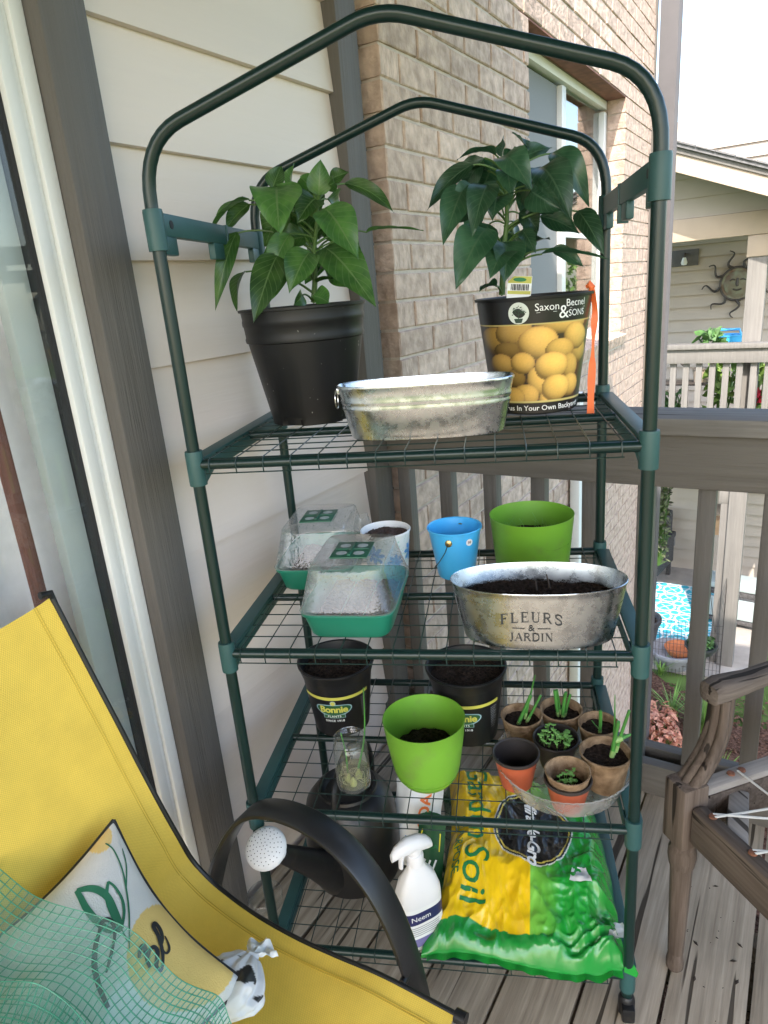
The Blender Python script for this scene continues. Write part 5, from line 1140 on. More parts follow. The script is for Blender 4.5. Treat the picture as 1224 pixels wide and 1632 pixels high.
MT['pe'] = clear('clear_pe_film', (.80,.93,.88), .12, haze=.22, bump=.3, bscale=40, hazecol=(.50,.74,.65)); MT['grid'] = M('green_grid_strand', (.030,.22,.125), .4, var=.2, scale=40)
def layer(fn, nm, na, nb):
    MB().grid(lambda a, b: fn(a, b)-GO, 90, 40).build('film', MT['pe'], gc, sharp=0)
    q = MB()
    for i in range(na+1): q.tube([fn(i/na, j/36)+Vector((0,0,.0006))-GO for j in range(37)], .00075, 4, cap=False)
    for j in range(nb+1): q.tube([fn(i/100, j/nb)+Vector((0,0,.0006))-GO for i in range(101)], .00075, 4, cap=False)
    stuff(q.build('reinforcing_grid', MT['grid'], gc))
layer(lambda a, b: cov(a, b), 'a', 62, 42)
def cov2(a, b):
    p = cov(.02+.60*a+.10*b, .26+.70*b, .020); return p + Vector((0,0,.016*math.sin(a*9+b*4)*math.sin(b*6)))
layer(cov2, 'b', 52, 18)
def cov3(a, b):
    p = cov(.20+.78*a, .42+.55*b-.14*a, .034); return p + Vector((0,0,.014*math.sin(a*13+b*3)))
layer(cov3, 'c', 60, 16)

# ---------------------------------------------------------------- knotted plastic bag
kb = thing('plastic_bag', 'crumpled white plastic bag with black print on the yellow seat', 'plastic bag', on(376,1590,2,.398)); kb.scale = (.80,.80,.72); KO = kb.location.copy(); bpy.context.view_layer.update()
q = MB(); q.c = []; nu, nv = 96, 60
for j in range(nv+1):
    for i in range(nu+1):
        th = 2*math.pi*i/nu; t = j/nv                      # t runs from the knot down the sack
        fold = (math.sin(th*7+2*math.sin(th*2))*.16+math.sin(th*13+1)*.07)*(1-t)**.6+.20*noise.noise(Vector((math.cos(th)*1.6, math.sin(th)*1.6, t*2.6)))+.08*(1-2*abs(noise.noise(Vector((math.cos(th)*3, math.sin(th)*3, t*5)))))
        r = (.008+.048*math.sin(math.pi*min(1, t*.92+.06))**.8)*(1+fold)
        ax_ = Vector((.006*math.sin(t*3), .050-.115*t, .050-.022*t)); c = ax_+Vector((r*math.cos(th), -.2*r*math.sin(th), r*.72*math.sin(th)))
        c.z = max(c.z, .004); q.v.append(tuple(c)); k = noise.noise(Vector((math.cos(th)*2+2, math.sin(th)*2, t*3+7)))
        q.c.append((.025,.025,.025) if (k > .16 and .10 < t < .50 and math.sin(th) > 0) else (.68,.68,.69))
q.f = [(j*(nu+1)+i, j*(nu+1)+i+1, (j+1)*(nu+1)+i+1, (j+1)*(nu+1)+i) for j in range(nv) for i in range(nu)]
q.build('sack', vcol('white_carrier_film', .35, bump=.3, bscale=60, grime=.04), kb, sharp=0)
MB().tube([(-.010,.052,.050),(0,.047,.058),(.010,.052,.050),(0,.056,.046),(-.010,.052,.050)], .007, 8).build('knot', M('white_carrier_knot', (.68,.68,.69), .35, var=.05), kb)
for k, a in enumerate((1.1, 2.1)):
    d = Vector((math.cos(a), math.sin(a), 0)); e = Vector((-d.y, d.x, 0))
    MB().grid(lambda u, v: Vector((0,.052,.052))+d*(.004+.040*v)+e*((u-.5)*(.010+.046*v)*(1-.3*v*v))+Vector((0,0,-.018*v+.006*math.sin(u*8+k*2)*v+.012*noise.noise(Vector((u*3, v*3, k))))), 16, 12).build('tied_ear', MT['ink_white'], kb)

# ================================================================ old wooden armchair without seat
O = Vector((.703,.398,0)); e1 = Vector((.754,-.657,0)); wc_rz = math.atan2(e1.y, e1.x)
wc = thing('wooden_armchair', 'weathered wooden armchair frame with cords strung instead of a seat', 'chair', O, wc_rz)
WX, WY = .54, .48
legp = [(0,.0),(.0125,.0),(.0165,.006),(.0172,.020),(.0150,.034),(.0135,.044),(.0150,.046),(.0178,.150),(.0200,.250),(.0205,.262),(.0235,.272),(.0262,.290),(.0255,.305),(.0215,.316),(.0225,.322),(.0225,.330),(0,.330)]
flute = lambda t, z: 1-(.07*abs(math.sin(t*4)) if .06 < z < .25 else 0)
lm = MB().lathe(legp, 40, wob=flute).mesh('leg', MT['oldwood'])
for x, y in ((0,0),(WX,0)): link('leg', lm, wc, (x,y,.0))
for x, y in ((.03,WY),(WX-.03,WY)): MB().tube([(x,y+.06,0),(x,y+.01,.25),(x,y,.42),(x,y+.02,.62),(x,y+.07,.98)], [.016,.019,.021,.020,.016], 10).build('back_post', MT['oldwood'], wc)
for x in (0, WX):
    s = 1 if x == 0 else -1
    MB().bbox((x-.027,-.027,.328), (x+.027,.027,.462), .004).build('corner_block', MT['oldwood'], wc)
    ap = smooth_path([(0,-.012,.440),(0,.014,.472),(0,.040,.512),(0,.056,.560),(0,.060,.625)], 6); q = MB()
    for o_ in (-.0145,0,.0145): q.tube([p+Vector((x+o_,-.004 if o_ == 0 else 0,0)) for p in ap], [.0105-.002*i/len(ap) for i in range(len(ap))], 10)
    q.tube([p+Vector((x,.012,0)) for p in ap], [.021-.004*i/len(ap) for i in range(len(ap))], 12, flat=(.8,1.1)); q.build('arm_support', MT['oldwood'], wc)
    q = MB(); rg = []
    for y, z, hw, hh in ((.028,.632,.012,.010),(.034,.636,.022,.018),(.056,.640,.0245,.020),(.085,.640,.0235,.018),(.12,.640,.020,.016),(.22,.648,.018,.015),(.34,.665,.018,.015),(.47,.690,.018,.015)): rg.append([(x+hw*math.copysign(abs(math.cos(a))**.6, math.cos(a)), y, z+hh*math.copysign(abs(math.sin(a))**.6, math.sin(a))) for a in [2*math.pi*k/20 for k in range(20)]])
    v = [p for g in rg for p in g]; n = len(rg); q.add(v, [(i*20+k, i*20+(k+1) % 20, (i+1)*20+(k+1) % 20, (i+1)*20+k) for i in range(n-1) for k in range(20)]+[tuple(range(20))[::-1], tuple((n-1)*20+k for k in range(20))]); q.build('arm', MT['oldwood_y'] if 'oldwood_y' in MT else MT['oldwood'], wc, fix=True)
    MB().bbox((x-.016,.026,.352), (x+.016,WY,.424), .004).build('side_rail', MT['oldwood_x'], wc)
    MB().bbox((x+s*.0-.017,.030,.4255), (x+.017,WY,.442), .005).build('rail_cap', MT['rawwood_y'] if 'rawwood_y' in MT else MT['rawwood_x'], wc)
    rot = Matrix.Translation((x+s*.062,.062,.395)) @ Matrix.Rotation(s*R_(-45), 4, 'Z')
    MB().bbox((-.068,-.018,-.035), (.068,.016,.020), .003, rot).build('corner_brace', MT['rawwood_x'], wc)
MB().bbox((.028,-.015,.348), (WX-.028,.017,.428), .009).build('front_rail', MT['oldwood_x'], wc)
MB().bbox((.03,WY-.016,.352), (WX-.03,WY+.016,.424), .006).build('back_rail', MT['oldwood_x'], wc)
MB().bbox((.02,WY+.05,.92), (WX-.02,WY+.085,1.0), .012).build('top_rail', MT['oldwood_x'], wc)
nm = MB().lathe([(0,-.004),(.003,-.004),(.003,0),(.0075,.001),(.0065,.004),(0,.005)], 12).mesh('nail', MT['rust'])
fx_ = [.062,.150,.240,.330,.420,.49]
for x in fx_: link('nail', nm, wc, (x,.004,.4285))
for y in (.10,.125,.20,.29,.38): link('nail', nm, wc, (0,y,.4425)); link('nail', nm, wc, (WX,y,.4425))
for i, x in enumerate(fx_):
    MB().tube(smooth_path([(x+.004,.004,.432),(x+.03,.20,.424),(x+.055,WY,.434)], 5), .0022, 7).build('cord', MT['cord'], wc)
    MB().tube(smooth_path([(x-.003,.006,.432),(min(x+.09, WX-.02),.22,.420),(min(x+.16, WX-.03),WY,.434)], 5), .0022, 7).build('cord', MT['cord'], wc)
for y in (.115,.25): MB().tube(smooth_path([(0,y,.446),(WX*.5,y+.02,.430),(WX,y,.446)], 6), .0022, 7).build('cord', MT['cord'], wc)
# crumbs of bark and leaf litter on the deck
q = MB()
for _ in range(26):
    u, v = rnd(1045,1224), rnd(1400,1632); c = on(u, v, 2, .001); s = .0014+.009*random.random()**3; a = rnd(0,3.14)
    q.add([c+Vector((math.cos(a)*s, math.sin(a)*s, .0)), c+Vector((-math.sin(a)*s*.4, math.cos(a)*s*.4, .001)), c+Vector((-math.cos(a)*s, -math.sin(a)*s, .0004)), c+Vector((math.sin(a)*s*.4, -math.cos(a)*s*.4, .0014)), c+Vector((0,0,.0026))], [(0,1,4),(1,2,4),(2,3,4),(3,0,4)])
o = tag(q.build('leaf_litter', M('dark_litter', (.035,.024,.016), .9, var=.4)), 'dark crumbs of bark and leaf litter on the deck boards', 'litter'); stuff(o)
# ================================================================ the neighbour's porch, seen over the railing
YN, YW = 6.0, 8.4
MT['nb_siding'] = M('neighbour_siding', (.39,.335,.285), .7, var=.04, scale=4)
MT['nb_tan'] = M('neighbour_tan_trim', (.42,.33,.255), .7, var=.05, scale=5)
MT['nb_grey'] = wood('neighbour_grey_wood', (.15,.14,.13), (.20,.187,.175), .8, axis=2, cracks=False, rand=.04)
MT['shingle'] = M('grey_shingle', (.16,.155,.16), .9, var=.3, scale=30)
nb = thing('neighbour_house', 'neighbouring house with sided gable porch, grey columns and deck', 'house', (0,YW,ZG)); NL = Vector((0,YW,ZG))
def npart(q, name, mat, **k): o = q.build(name, mat, nb, **k); o.location = -NL; return o
def line_z(u0, v0, u1, v1, y):
    a, b = on(u0, v0, 1, y), on(u1, v1, 1, y); k = (b.z-a.z)/(b.x-a.x); return lambda x: a.z+k*(x-a.x)
XA, XE = -2.6, 1.05
ztop = line_z(1069,225,1224,263,5.55)
def slab(q, y0, y1, lo, hi, xa=XA, xe=XE):
    v = []
    for y in (y0, y1): v += [(xa,y,ztop(xa)+lo),(xe,y,ztop(xe)+lo),(xe,y,ztop(xe)+hi),(xa,y,ztop(xa)+hi)]
    q.add(v, [(0,1,2,3),(7,6,5,4),(0,4,5,1),(1,5,6,2),(2,6,7,3),(3,7,4,0)]); return q
npart(slab(MB(), 5.53, 9.4, -.028, 0), 'roof', MT['shingle'], smooth=False, fix=True)
for k in range(26):                                       # shingle butts along the rake
    xa = XA+k*.14; npart(slab(MB(), 5.515, 5.60, .001, .010+.004*(k % 2), xa, xa+.135), 'shingle', MT['shingle'], smooth=False, fix=True)
npart(slab(MB(), 5.555, 5.585, -.070, -.030), 'rake_trim', MT['nb_grey'], smooth=False, fix=True)
npart(slab(MB(), 5.570, 5.610, -.205, -.072), 'rake_fascia', MT['nb_tan'], smooth=False, fix=True)
npart(slab(MB(), 5.612, 5.98, -.090, -.060), 'soffit', MT['nb_grey'], smooth=False, fix=True)
zb0 = on(1065,352,1,YN).z; zb1 = on(1065,388,1,YN).z
q = MB(); v = []
z_g = lambda x: ztop(x)-.09
for i in range(5):                                        # gable boards
    z0 = zb0+.155*i
    if z0 > z_g(XA): break
    xe = min(XE, XA+(z_g(XA)-z0)/((z_g(XA)-z_g(XE))/(XE-XA))); xt = min(XE, XA+(z_g(XA)-min(z0+.155, z_g(XA)))/((z_g(XA)-z_g(XE))/(XE-XA)))
    q = MB(); q.add([(XA,YN-.012,z0),(xe,YN-.012,z0),(xt,YN,z0+.155),(XA,YN,z0+.155),(XA,YN+.03,z0),(xe,YN+.03,z0),(xt,YN+.03,z0+.155),(XA,YN+.03,z0+.155)], [(0,1,2,3),(7,6,5,4),(0,4,5,1),(1,5,6,2),(2,6,7,3),(3,7,4,0)]); npart(q, 'gable_board', MT['nb_siding'], smooth=False, fix=True)
npart(MB().bbox((XA,YN-.03,zb1), (XE-.1,YN+.11,zb0-.002), .004), 'beam', MT['nb_tan'])
for px in (1187, -1):
    x = on(px, 480, 1, YN).x if px > 0 else -1.9
    npart(MB().bbox((x,YN-.005,ZG), (x+.145,YN+.135,zb1-.002), .004), 'column', MT['nb_grey']); npart(MB().bbox((x-.012,YN-.02,zb1-.17), (x+.157,YN+.148,zb1-.003), .004), 'column_cap', MT['nb_tan'])
ZD = -.36
k = 0; z = ZG+.02
while z < 2.7:
    if not (ZD-.22 < z+.06 < ZD+.02):
        npart(MB().add([(XA,YW-.030,z),(.95,YW-.030,z),(.95,YW,z+.138),(XA,YW,z+.138),(XA,YW+.05,z),(.95,YW+.05,z),(.95,YW+.05,z+.138),(XA,YW+.05,z+.138)], [(0,1,2,3),(7,6,5,4),(0,4,5,1),(1,5,6,2),(2,6,7,3),(3,7,4,0)]), 'siding_board', MT['nb_siding'], smooth=False)
    z += .140
npart(MB().box((XA,YW+.052,ZG), (.95,YW+.2,2.9)), 'wall', MT['nb_siding'], smooth=False)
npart(MB().bbox((XA,YN-.02,ZD-.22), (1.0,YN+.03,ZD), .004), 'rim_joist', MT['nb_grey']); npart(MB().box((XA,YN+.031,ZD-.04), (1.0,YW-.02,ZD)), 'deck_floor', MT['nb_grey'], smooth=False)
xl = on(1150, 950, 1, YN).x
npart(MB().bbox((xl-.070,YN+.032,ZG), (xl+.072,YN+.172,ZD-.045), .004), 'patio_post', MT['nb_grey']); npart(MB().bbox((xl-.09,YN+.026,ZD-.42), (xl+.092,YN+.178,ZD-.30), .004), 'post_collar', MT['nb_grey'])
npart(MB().bbox((xl+.42,YN+1.5,ZG), (xl+.56,YN+1.64,ZD-.045), .004), 'patio_post', MT['nb_grey'])
nr = thing('neighbour_railing', 'pale grey deck railing on the neighbouring porch', 'railing', (0,YN-.1,ZD)); RL = Vector((0,YN-.1,ZD))
def rpart(q, name, mat=MT['nb_grey'], **k): o = q.build(name, mat, nr, **k); o.location = -RL; return o
zr = on(1120,548,1,5.9).z
rpart(MB().bbox((XA,YN-.16,zr-.042), (1.0,YN-.03,zr), .004), 'cap_rail'); rpart(MB().bbox((XA,YN-.13,zr-.165), (1.0,YN-.095,zr-.044), .003), 'fascia_rail'); rpart(MB().bbox((XA,YN-.13,ZD+.05), (1.0,YN-.095,ZD+.15), .003), 'bottom_rail')
bm_ = MB().bbox((0,0,0), (.050,.040,zr-.05-ZD-.02), .002).mesh('baluster', MT['nb_grey'])
for k in range(33): link('baluster', bm_, nr, Vector((-2.5+.107*k, YN-.092, ZD+.01))-RL)
# sun ornament
SC = on(1176, 452, 1, YW-.05); sn = thing('sun_ornament', 'rusty metal sun face with wavy rays on the neighbour wall', 'ornament', SC); sn.scale = (1.25,1,1.25)
MT['copper'] = M('rusted_copper', (.22,.10,.06), .6, metal=.1, var=.5, scale=11, col2=(.20,.21,.15)); MT['patina'] = M('green_patina', (.20,.25,.20), .6, metal=.2, var=.3, scale=20); MT['darkiron'] = M('dark_iron', (.055,.045,.04), .6, var=.3)
q = MB().lathe([(0,.030),(.05,.028),(.09,.020),(.115,.006)], 32); q.v = [(x,-z-.01,y) for x, y, z in q.v]; q.build('face', MT['copper'], sn, fix=True)
q = MB().tube([(math.cos(a)*.145,-.012,math.sin(a)*.145) for a in [2*math.pi*i/40 for i in range(41)]], .010, 8, cap=False); q.build('ring', MT['darkiron'], sn)
q = MB(); v = []
for i in range(41): a = 2*math.pi*i/40; v += [(math.cos(a)*.112,-.010,math.sin(a)*.112), (math.cos(a)*.142,-.012,math.sin(a)*.142)]
q.add(v, [(2*i,2*i+1,2*i+3,2*i+2) for i in range(40)]); q.build('halo', MT['copper'], sn, smooth=False)
q = MB(); q.tube([(0,-.042,.05),(-.004,-.055,0),(.002,-.052,-.02)], [.008,.013,.010], 8); q.tube([(-.035,-.040,-.045),(0,-.048,-.055),(.035,-.040,-.045)], .007, 6)
for s in (-1, 1): q.tube([(s*.02,-.042,.035),(s*.045,-.042,.042),(s*.065,-.034,.03)], .006, 6)
q.build('features', MT['darkiron'], sn)
for i in range(9):
    a = 2*math.pi*i/9+.5; q = MB(); pp = []
    for k in range(13):
        t = k/12; r = .145+.155*t; w_ = .16*math.sin(t*6.0); pp.append((math.cos(a+w_)*r, -.012, math.sin(a+w_)*r))
    q.tube(pp, [.026*(1-.8*k/12)+.004 for k in range(13)], 8, flat=(.45,1)); q.build('ray', MT['darkiron'], sn)
# wall lamp
LC = on(1092, 412, 1, YW-.03); lp = thing('wall_lamp', 'dark square wall lamp with bare bulb on the neighbour wall', 'lamp', LC)
MB().bbox((-.145,-.01,-.085), (.145,.012,.095), .004).build('plate', M('lamp_plate', (.10,.095,.10), .6, var=.2), lp); MB().lathe([(0,-.075),(.028,-.07),(.036,-.045),(.026,-.012),(.018,.01),(0,.012)], 20, (0,-.06,0)).build('bulb', MT['white_plastic'], lp)
MB().tube([(0,-.06,.01),(0,-.06,.04),(0,0,.05)], .014, 8).build('socket', MT['darkiron'], lp)
# plants and things on the neighbour deck
def clump(name, label, P, n, size, spread, mat, cat='plant', up=1.0, group=None):
    t = thing(name, label, cat, P, 0, group); q = MB(); st = MB()
    for _ in range(n):
        a, d = rnd(0,6.28), math.sqrt(random.random()); c = Vector((math.cos(a)*d*spread[0], math.sin(a)*d*spread[1], spread[2]*random.random()**.7)); nn = Vector((rnd(-1,1), rnd(-1,1), rnd(.1,1)*up)).normalized()
        e = nn.orthogonal().normalized(); e = Matrix.Rotation(rnd(0,6.28), 3, nn) @ e; f_ = nn.cross(e); s = size*rnd(.6,1.3)
        q.add([c-e*s, c-e*s*.3+f_*s*.5, c+e*s*.6+f_*s*.32-nn*s*.1, c+e*s*1.1-nn*s*.25, c+e*s*.6-f_*s*.32-nn*s*.1, c-e*s*.3-f_*s*.5], [(0,1,2,3,4,5)])
        if random.random() < .25: st.tube([(c.x*.3, c.y*.3, 0), tuple(c)], .004*size/.04, 4)
    o = q.build('foliage', mat, t, smooth=False); o['kind'] = 'stuff'; st.build('stems', MT['stem'], t)['kind'] = 'stuff'; return t
MT['fol_light'] = M('light_foliage', (.16,.26,.05), .6, var=.4, scale=20); MT['fol_dark'] = M('mid_foliage', (.06,.14,.035), .6, var=.4, scale=20); MT['fol_red'] = M('coral_foliage', (.55,.16,.10), .6, var=.35, scale=30, col2=(.66,.34,.22)); MT['fol_vine'] = M('purple_green_vine', (.10,.07,.08), .7, var=.5, scale=30, col2=(.20,.24,.11))
def nd(u, v, y, z=None): P = on(u, v, 1, y); return Vector((P.x, P.y, z if z is not None else P.z))
clump('potted_geranium', 'round leaved plant rising over the neighbour railing', nd(1129,548,6.35,ZD+.85), 60, .06, (.11,.1,.28), MT['fol_dark'])
clump('potted_plant', 'tall light green plant behind the neighbour balusters', nd(1152,600,6.3,ZD+.3), 70, .07, (.16,.12,.62), MT['fol_light'])
clump('potted_plant', 'bright leafy plant behind the right end of the neighbour railing', nd(1212,600,6.35,ZD+.3), 40, .06, (.12,.1,.55), MT['fol_light'])
clump('potted_plant', 'low dark green plant behind the left neighbour balusters', nd(1075,622,6.4,ZD+.35), 36, .06, (.12,.1,.22), MT['fol_dark'])
fl = clump('red_flowers', 'small red blossoms by the neighbour column', nd(1214,622,6.3,ZD+.45), 14, .05, (.05,.05,.14), M('red_petals', (.55,.02,.05), .6))
BB = nd(1160,548,6.6,ZD+.86); bb = thing('blue_tub', 'light blue plastic tub handle behind the neighbour railing', 'tub', BB)
MB().lathe([(0,0),(.11,.0),(.13,.20),(.138,.20),(.138,.21),(.122,.21),(.10,.01),(0,.01)], 32).build('wall', MT['blue'], bb); MB().tube([(-.11,0,.20),(-.09,0,.255),(.09,0,.255),(.11,0,.20)], .012, 8).build('handle', MT['blue'], bb)
ST = nd(1090,600,6.5,ZD); st_ = thing('iron_plant_stand', 'black scrolled iron plant stand on the neighbour deck', 'plant stand', ST)
for dx, h_ in ((-.12,.95),(.14,.75)): MB().tube([(dx,0,0),(dx,0,h_)], .012, 8).build('upright', MT['darkiron'], st_)
MB().tube(smooth_path([(-.12,0,.80),(-.05,0,.98),(.03,0,.90),(.0,0,.80),(-.05,0,.84)], 5), .009, 6).build('scroll', MT['darkiron'], st_)
for z_ in (.35,.62): MB().bbox((-.20,-.12,z_), (.22,.12,z_+.02), .003).build('tier', MT['darkiron'], st_)
MB().lathe([(0,0),(.07,0),(.09,.13),(.10,.13),(.08,.12),(0,.12)], 20, (.16,0,.64)).build('pot', MT['nb_tan'], st_)

# ================================================================ patio below
def gd(u, v, dz=0): P = on(u, v, 2, ZG+.03+dz); return Vector((P.x, P.y, ZG+.03))
rug = thing('patio_rug', 'turquoise outdoor rug with white lattice pattern on the patio', 'rug', (-.7,6.9,ZG+.031))
q = MB(); q.c = []; nu, nv = 200, 260; RX0, RX1, RY0, RY1 = -1.75, .17, 5.95, 7.80
for j in range(nv+1):
    for i in range(nu+1):
        x = RX0+(RX1-RX0)*i/nu; y = RY0+(RY1-RY0)*j/nv; q.v.append((x+.7, y-6.9, .006+.002*noise.noise(Vector((x*6, y*6, 0)))))
        s = .25; fx, fy = (x/s) % 1-.5, (y/s) % 1-.5; d1 = math.hypot(fx, fy); ax, ay = .5-abs(fx), .5-abs(fy); d2 = math.hypot(ax, ay)
        wh = abs(d1-.42) < .042 or abs(d2-.22) < .035 or abs(abs(fx)-abs(fy)) < .03 and d1 < .3
        q.c.append((.74,.80,.82) if wh else (.035,.40,.52))
q.f = [(j*(nu+1)+i, j*(nu+1)+i+1, (j+1)*(nu+1)+i+1, (j+1)*(nu+1)+i) for j in range(nv) for i in range(nu)]; q.build('woven_top', vcol('rug_print', .85), rug); MB().box((RX0+.7,RY0-6.9,0), (RX1+.7,RY1-6.9,.003)).build('rug_backing', MT['blue'], rug, smooth=False)
MT['wicker'] = M('dark_wicker', (.060,.055,.055), .8, var=.5, scale=60, bump=.8, bscale=160, bdist=.01)
C0 = gd(1050, 938); wk = thing('wicker_chair', 'dark wicker patio chair with blue cushion on the rug', 'chair', C0+Vector((-.32,.25,0)), R_(-8))
MB().bbox((-.30,-.30,.22), (.30,.30,.32), .02).build('seat', MT['wicker'], wk); MB().bbox((-.32,.26,.20), (.32,.34,.88), .02).build('backrest', MT['wicker'], wk)
for s in (-1, 1):
    MB().bbox((s*.33-.04,-.32,.52), (s*.33+.04,.34,.60), .02).build('arm', MT['wicker'], wk); MB().bbox((s*.33-.03,-.30,.20), (s*.33+.03,.30,.52), .01).build('side_panel', MT['wicker'], wk)
    for y in (-.28,.28): MB().bbox((s*.31-.025,y-.025,0), (s*.31+.025,y+.025,.22), .005).build('leg', MT['wicker'], wk)
MB().bbox((-.27,-.28,.325), (.27,.24,.42), .04).build('cushion', M('blue_grey_cushion', (.26,.33,.50), .9, var=.05), wk)
T0 = gd(1150, 1008); tb = thing('patio_bench', 'low dark patio bench with pale cushions beside the post', 'bench', T0+Vector((.05,.30,0)), R_(-6))
MT['pale_cush'] = M('pale_cushion', (.30,.345,.34), .9, var=.05)
MB().bbox((-.30,-.06,.40), (.36,.28,.47), .02).build('top_cushion', MT['pale_cush'], tb); MB().bbox((-.33,-.08,.34), (.39,.30,.395), .01).build('frame', MT['wicker'], tb)
for x in (-.30,.36):
    for y in (-.05,.27): MB().bbox((x-.03,y-.03,0), (x+.03,y+.03,.34), .004).build('leg', MT['wicker'], tb)
MB().bbox((-.25,-.14,.10), (.28,-.085,.33), .02).build('lower_cushion', MT['pale_cush'], tb); MB().bbox((-.28,-.15,.05), (.31,.2,.095), .01).build('lower_shelf', MT['wicker'], tb)
G0 = gd(1075, 1062); MT['stone'] = M('grey_stone', (.28,.28,.30), .85, var=.15)
pl = thing('stone_basin', 'grey round basin with a terracotta dish on the patio edge', 'basin', G0+Vector((-.02,.02,0)))
MB().lathe([(0,0),(.14,0),(.20,.13),(.225,.16),(.225,.19),(.20,.19),(.18,.15),(0,.14)], 36).build('bowl', MT['stone'], pl); MB().lathe([(0,.145),(.11,.145),(.14,.20),(.15,.22),(.13,.22),(.10,.17),(0,.165)], 30, (.06,0,0)).build('terracotta_dish', M('clay', (.50,.16,.06), .8, var=.15), pl)
bk = thing('dark_planter', 'tall dark grey planter at the patio edge left of the basin', 'planter', gd(1030,1050)+Vector((-.10,.1,0)))
MB().lathe([(0,0),(.13,0),(.20,.38),(.215,.38),(.215,.42),(.19,.42),(.12,.02),(0,.02)], 32).build('wall', M('charcoal_pot', (.06,.06,.065), .6, var=.2), bk); soil(bk, .17, .38, .01, seed=31)
hb = thing('hanging_bowl', 'dark hanging bowl planter with small leafy plants below the railing', 'planter', on(1116,1045,1,5.5))
MB().lathe([(0,0),(.06,.006),(.115,.05),(.135,.10),(.142,.10),(.142,.12),(.125,.12),(.10,.06),(0,.03)], 36).build('bowl', M('dark_bowl', (.04,.045,.045), .4, var=.2), hb); q = MB()
for a in (0,2.1,4.2): q.tube([(math.cos(a)*.13,math.sin(a)*.13,.12),(0,0,.95)], .003, 5)
q.build('hanger', MT['darkiron'], hb); q = MB()
clump('bowl_plant', 'small leafy plants growing in the hanging bowl', hb.location+Vector((0,0,.10)), 160, .024, (.11,.11,.09), MT['fol_dark'])
vn = clump('hanging_vine', 'purple and green vine hanging beside the brick corner', on(1046,900,1,7.2), 520, .034, (.13,.13,1.05), MT['fol_vine'], cat='vine')
bh = thing('bird_house', 'small wooden bird house hanging beside the patio post', 'bird house', on(1146,850,1,6.6))
MB().add([(-.075,-.06,0),(.075,-.06,0),(.075,.06,0),(-.075,.06,0),(-.075,-.06,.16),(.075,-.06,.16),(.075,.06,.20),(-.075,.06,.20)], [(0,3,2,1),(4,5,6,7),(0,1,5,4),(1,2,6,5),(2,3,7,6),(3,0,4,7)]).build('box', M('bare_pine', (.50,.30,.17), .8, var=.2), bh, smooth=False); MB().bbox((-.10,-.10,.0), (.10,.09,.022), .003, Matrix.Translation((0,0,.175)) @ Matrix.Rotation(R_(16), 4, 'X')).build('roof', M('pine_roof', (.42,.30,.22), .8, var=.2), bh)
MB().lathe([(0,0),(.02,0),(.02,.002),(0,.002)], 16).build('entrance', MT['gasket'], bh).rotation_euler = (math.pi/2,0,0); bh.children[-1].location = (0,-.061,.09)
MB().tube([(0,0,.2),(0,0,.6)], .004, 6).build('hanger', MT['darkiron'], bh)
vb = tag(MB().bbox((-.11,-.02,-.07), (.11,.02,.07), .004).build('wall_vent', M('vent_grey', (.22,.21,.20), .7)), 'small grey vent box on the lower neighbour wall', 'vent'); vb.location = on(1062,860,1,YW-.04)
# wire garden fence
fn_ = thing('wire_fence', 'thin wire garden fence panels around the patio edge', 'fence', (.2,5.6,ZG)); q = MB()
F0, F1 = Vector((-.35,5.62,ZG)), Vector((.36,5.72,ZG)); 
for i in range(23): p = F0.lerp(F1, i/22)-Vector((.2,5.6,ZG)); q.tube([p, p+Vector((0,0,.62))], .0022, 4, cap=False)
for k in range(8): q.tube([F0-Vector((.2,5.6,ZG))+Vector((0,0,.04+k*.08)), F1-Vector((.2,5.6,ZG))+Vector((0,0,.04+k*.08))], .0022, 4, cap=False)
F2 = Vector((.36,5.72,ZG)); F3 = Vector((.15,7.9,ZG))
for i in range(40): p = F2.lerp(F3, i/39)-Vector((.2,5.6,ZG)); q.tube([p, p+Vector((0,0,1.0))], .0025, 4, cap=False)
for k in range(12): q.tube([F2-Vector((.2,5.6,ZG))+Vector((0,0,.04+k*.085)), F3-Vector((.2,5.6,ZG))+Vector((0,0,.04+k*.085))], .0025, 4, cap=False)
stuff(q.build('wire_panel', MT['darkiron'], fn_))
# tufts, coral plant, lawn blades, mulch chips
def tuft(label, P, n, L_, mat, name='grass_tuft'):
    t = thing(name, label, 'grass', P, 0, 'strappy plants in the mulch bed'); q = MB()
    for _ in range(n):
        a = rnd(0,6.28); l = L_*rnd(.6,1.1); w_ = rnd(.006,.012); d = Vector((math.cos(a), math.sin(a), 0)); s = Vector((-d.y, d.x, 0)); o_ = d*rnd(0,.05); lean = rnd(.2,.9); v = []
        for k in range(5): f_ = k/4; c = o_+d*(l*lean*f_**1.6)+Vector((0,0,l*(f_-.35*lean*f_*f_))); v += [c-s*w_*(1-f_), c+s*w_*(1-f_)]
        q.add(v, [(2*k,2*k+1,2*k+3,2*k+2) for k in range(4)])
    q.build('blades', mat, t)['kind'] = 'stuff'
MT['blade'] = M('grass_blade', (.13,.24,.045), .6, var=.35, scale=8)
for lab, u, v, n, L_ in (('strappy green tuft right of the second wide baluster', 1120,1165,110,.42), ('small strappy tuft left of the wide baluster', 1070,1140,40,.34), ('little grass tuft beside the dark planter', 1052,1075,26,.25), ('grass tuft low between the chair arm and baluster', 1143,1250,70,.34)):
    P = on(u, v, 2, ZG+.03); tuft(lab, P, n, L_, MT['blade'])
for k, (u, v) in enumerate(((1045,1165),(1052,1195))): clump('coral_plant', ('coral red leafy plant in the mulch behind the rack post', 'second coral red plant in the mulch nearer the deck')[k], on(u, v, 2, ZG+.02), 230, .036, (.16,.16,.22), MT['fol_red'], up=1.2)
q = MB()
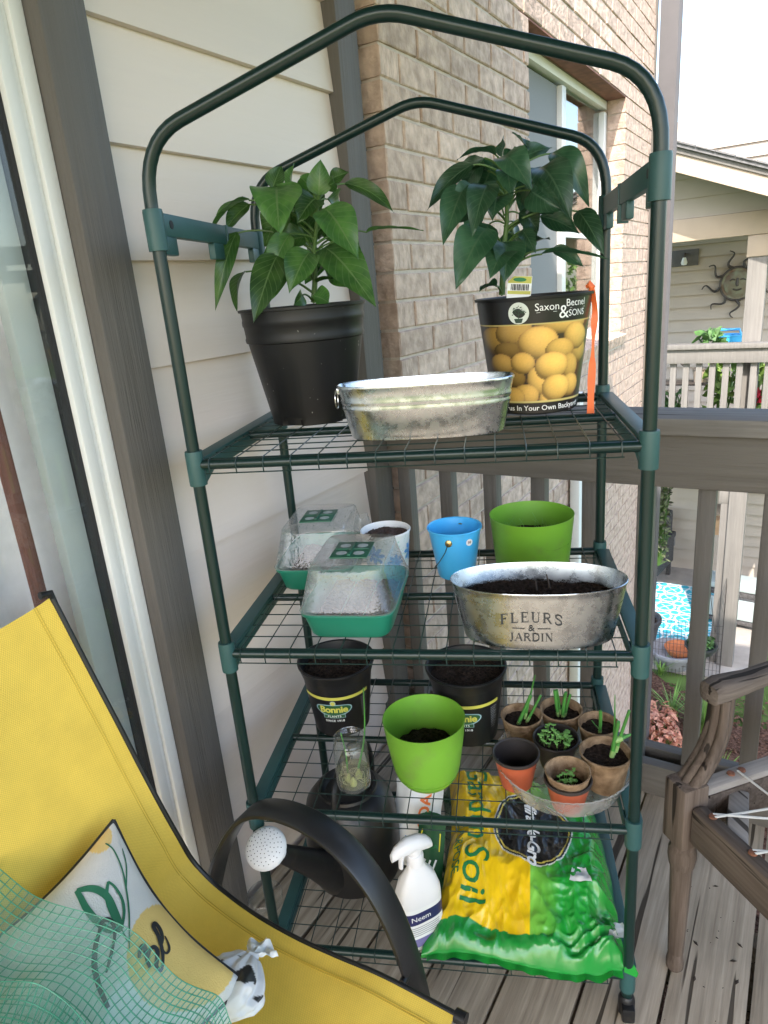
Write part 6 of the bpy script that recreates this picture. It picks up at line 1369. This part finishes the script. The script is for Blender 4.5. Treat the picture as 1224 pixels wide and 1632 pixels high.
for _ in range(9000):
    x, y = rnd(.1,2.6), rnd(2.2,9.5)
    if x < .62 and y > 4.6: continue
    if y < 5.4 and x < 2.6: continue
    a = rnd(0,6.28); l = rnd(.04,.09); s = Vector((math.cos(a),math.sin(a),0))*.005; c = Vector((x,y,ZG)); e = Vector((rnd(-.03,.03),rnd(-.03,.03),l)); q.add([c-s, c+s, c+e], [(0,1,2)])
o = q.build('lawn_grass', MT['blade'], smooth=False); tag(o, 'sunlit lawn grass beyond the mulch bed', 'grass'); stuff(o)
q = MB()
for _ in range(6000):
    c = Vector((rnd(-.6,2.3), rnd(2.4,5.5), ZG+.018)); s = rnd(.008,.03); a = rnd(0,3.14); d = Vector((math.cos(a),math.sin(a),rnd(-.3,.3)))*s; e = Vector((-math.sin(a),math.cos(a),rnd(-.5,.5)))*s*.35
    q.add([c-d-e, c+d-e, c+d+e+Vector((0,0,.004)), c-d+e+Vector((0,0,.006))], [(0,1,2,3)])
o = q.build('mulch_chips', MT['mulch'], smooth=False); tag(o, 'brown bark chips of the mulch bed below the deck', 'mulch'); stuff(o)
# trees across the garden, seen only as reflections in the panes
for lab, P, n in (('broad leafy tree across the garden mirrored in the window', Vector((2.9,12.6,ZG)), 3600), ('second leafy tree across the garden, farther along', Vector((5.6,15.5,ZG)), 3000)):
    t = thing('garden_tree', lab, 'tree', P); MB().tube([(0,0,0),(.05,.02,1.5),(-.05,.05,3.0),(.1,0,4.6)], [.17,.14,.11,.05], 12).build('trunk', M('bark', (.09,.07,.055), .9, var=.3), t); q = MB()
    for _ in range(9): a = rnd(0,6.28); q.tube([(0,0,rnd(1.6,3.2)), (math.cos(a)*.9,math.sin(a)*.9,rnd(3,4)), (math.cos(a)*1.6,math.sin(a)*1.6,rnd(3.6,5))], [.05,.03,.012], 6)
    q.build('limbs', MT['oldwood'], t); q = MB(); cl = [Vector((rnd(-1.5,1.5),rnd(-1.5,1.5),rnd(2.6,5.4))) for _ in range(16)]
    for _ in range(n):
        c = random.choice(cl)+Vector((random.gauss(0,.42),random.gauss(0,.42),random.gauss(0,.36))); s = rnd(.05,.10); nn = Vector((rnd(-1,1),rnd(-1,1),rnd(-.2,1))).normalized(); e = nn.orthogonal().normalized()*s; f_ = nn.cross(e); q.add([c-e, c+f_*.5, c+e, c-f_*.5], [(0,1,2,3)])
    q.build('crown', MT['fol_light'], t, smooth=False)['kind'] = 'stuff'
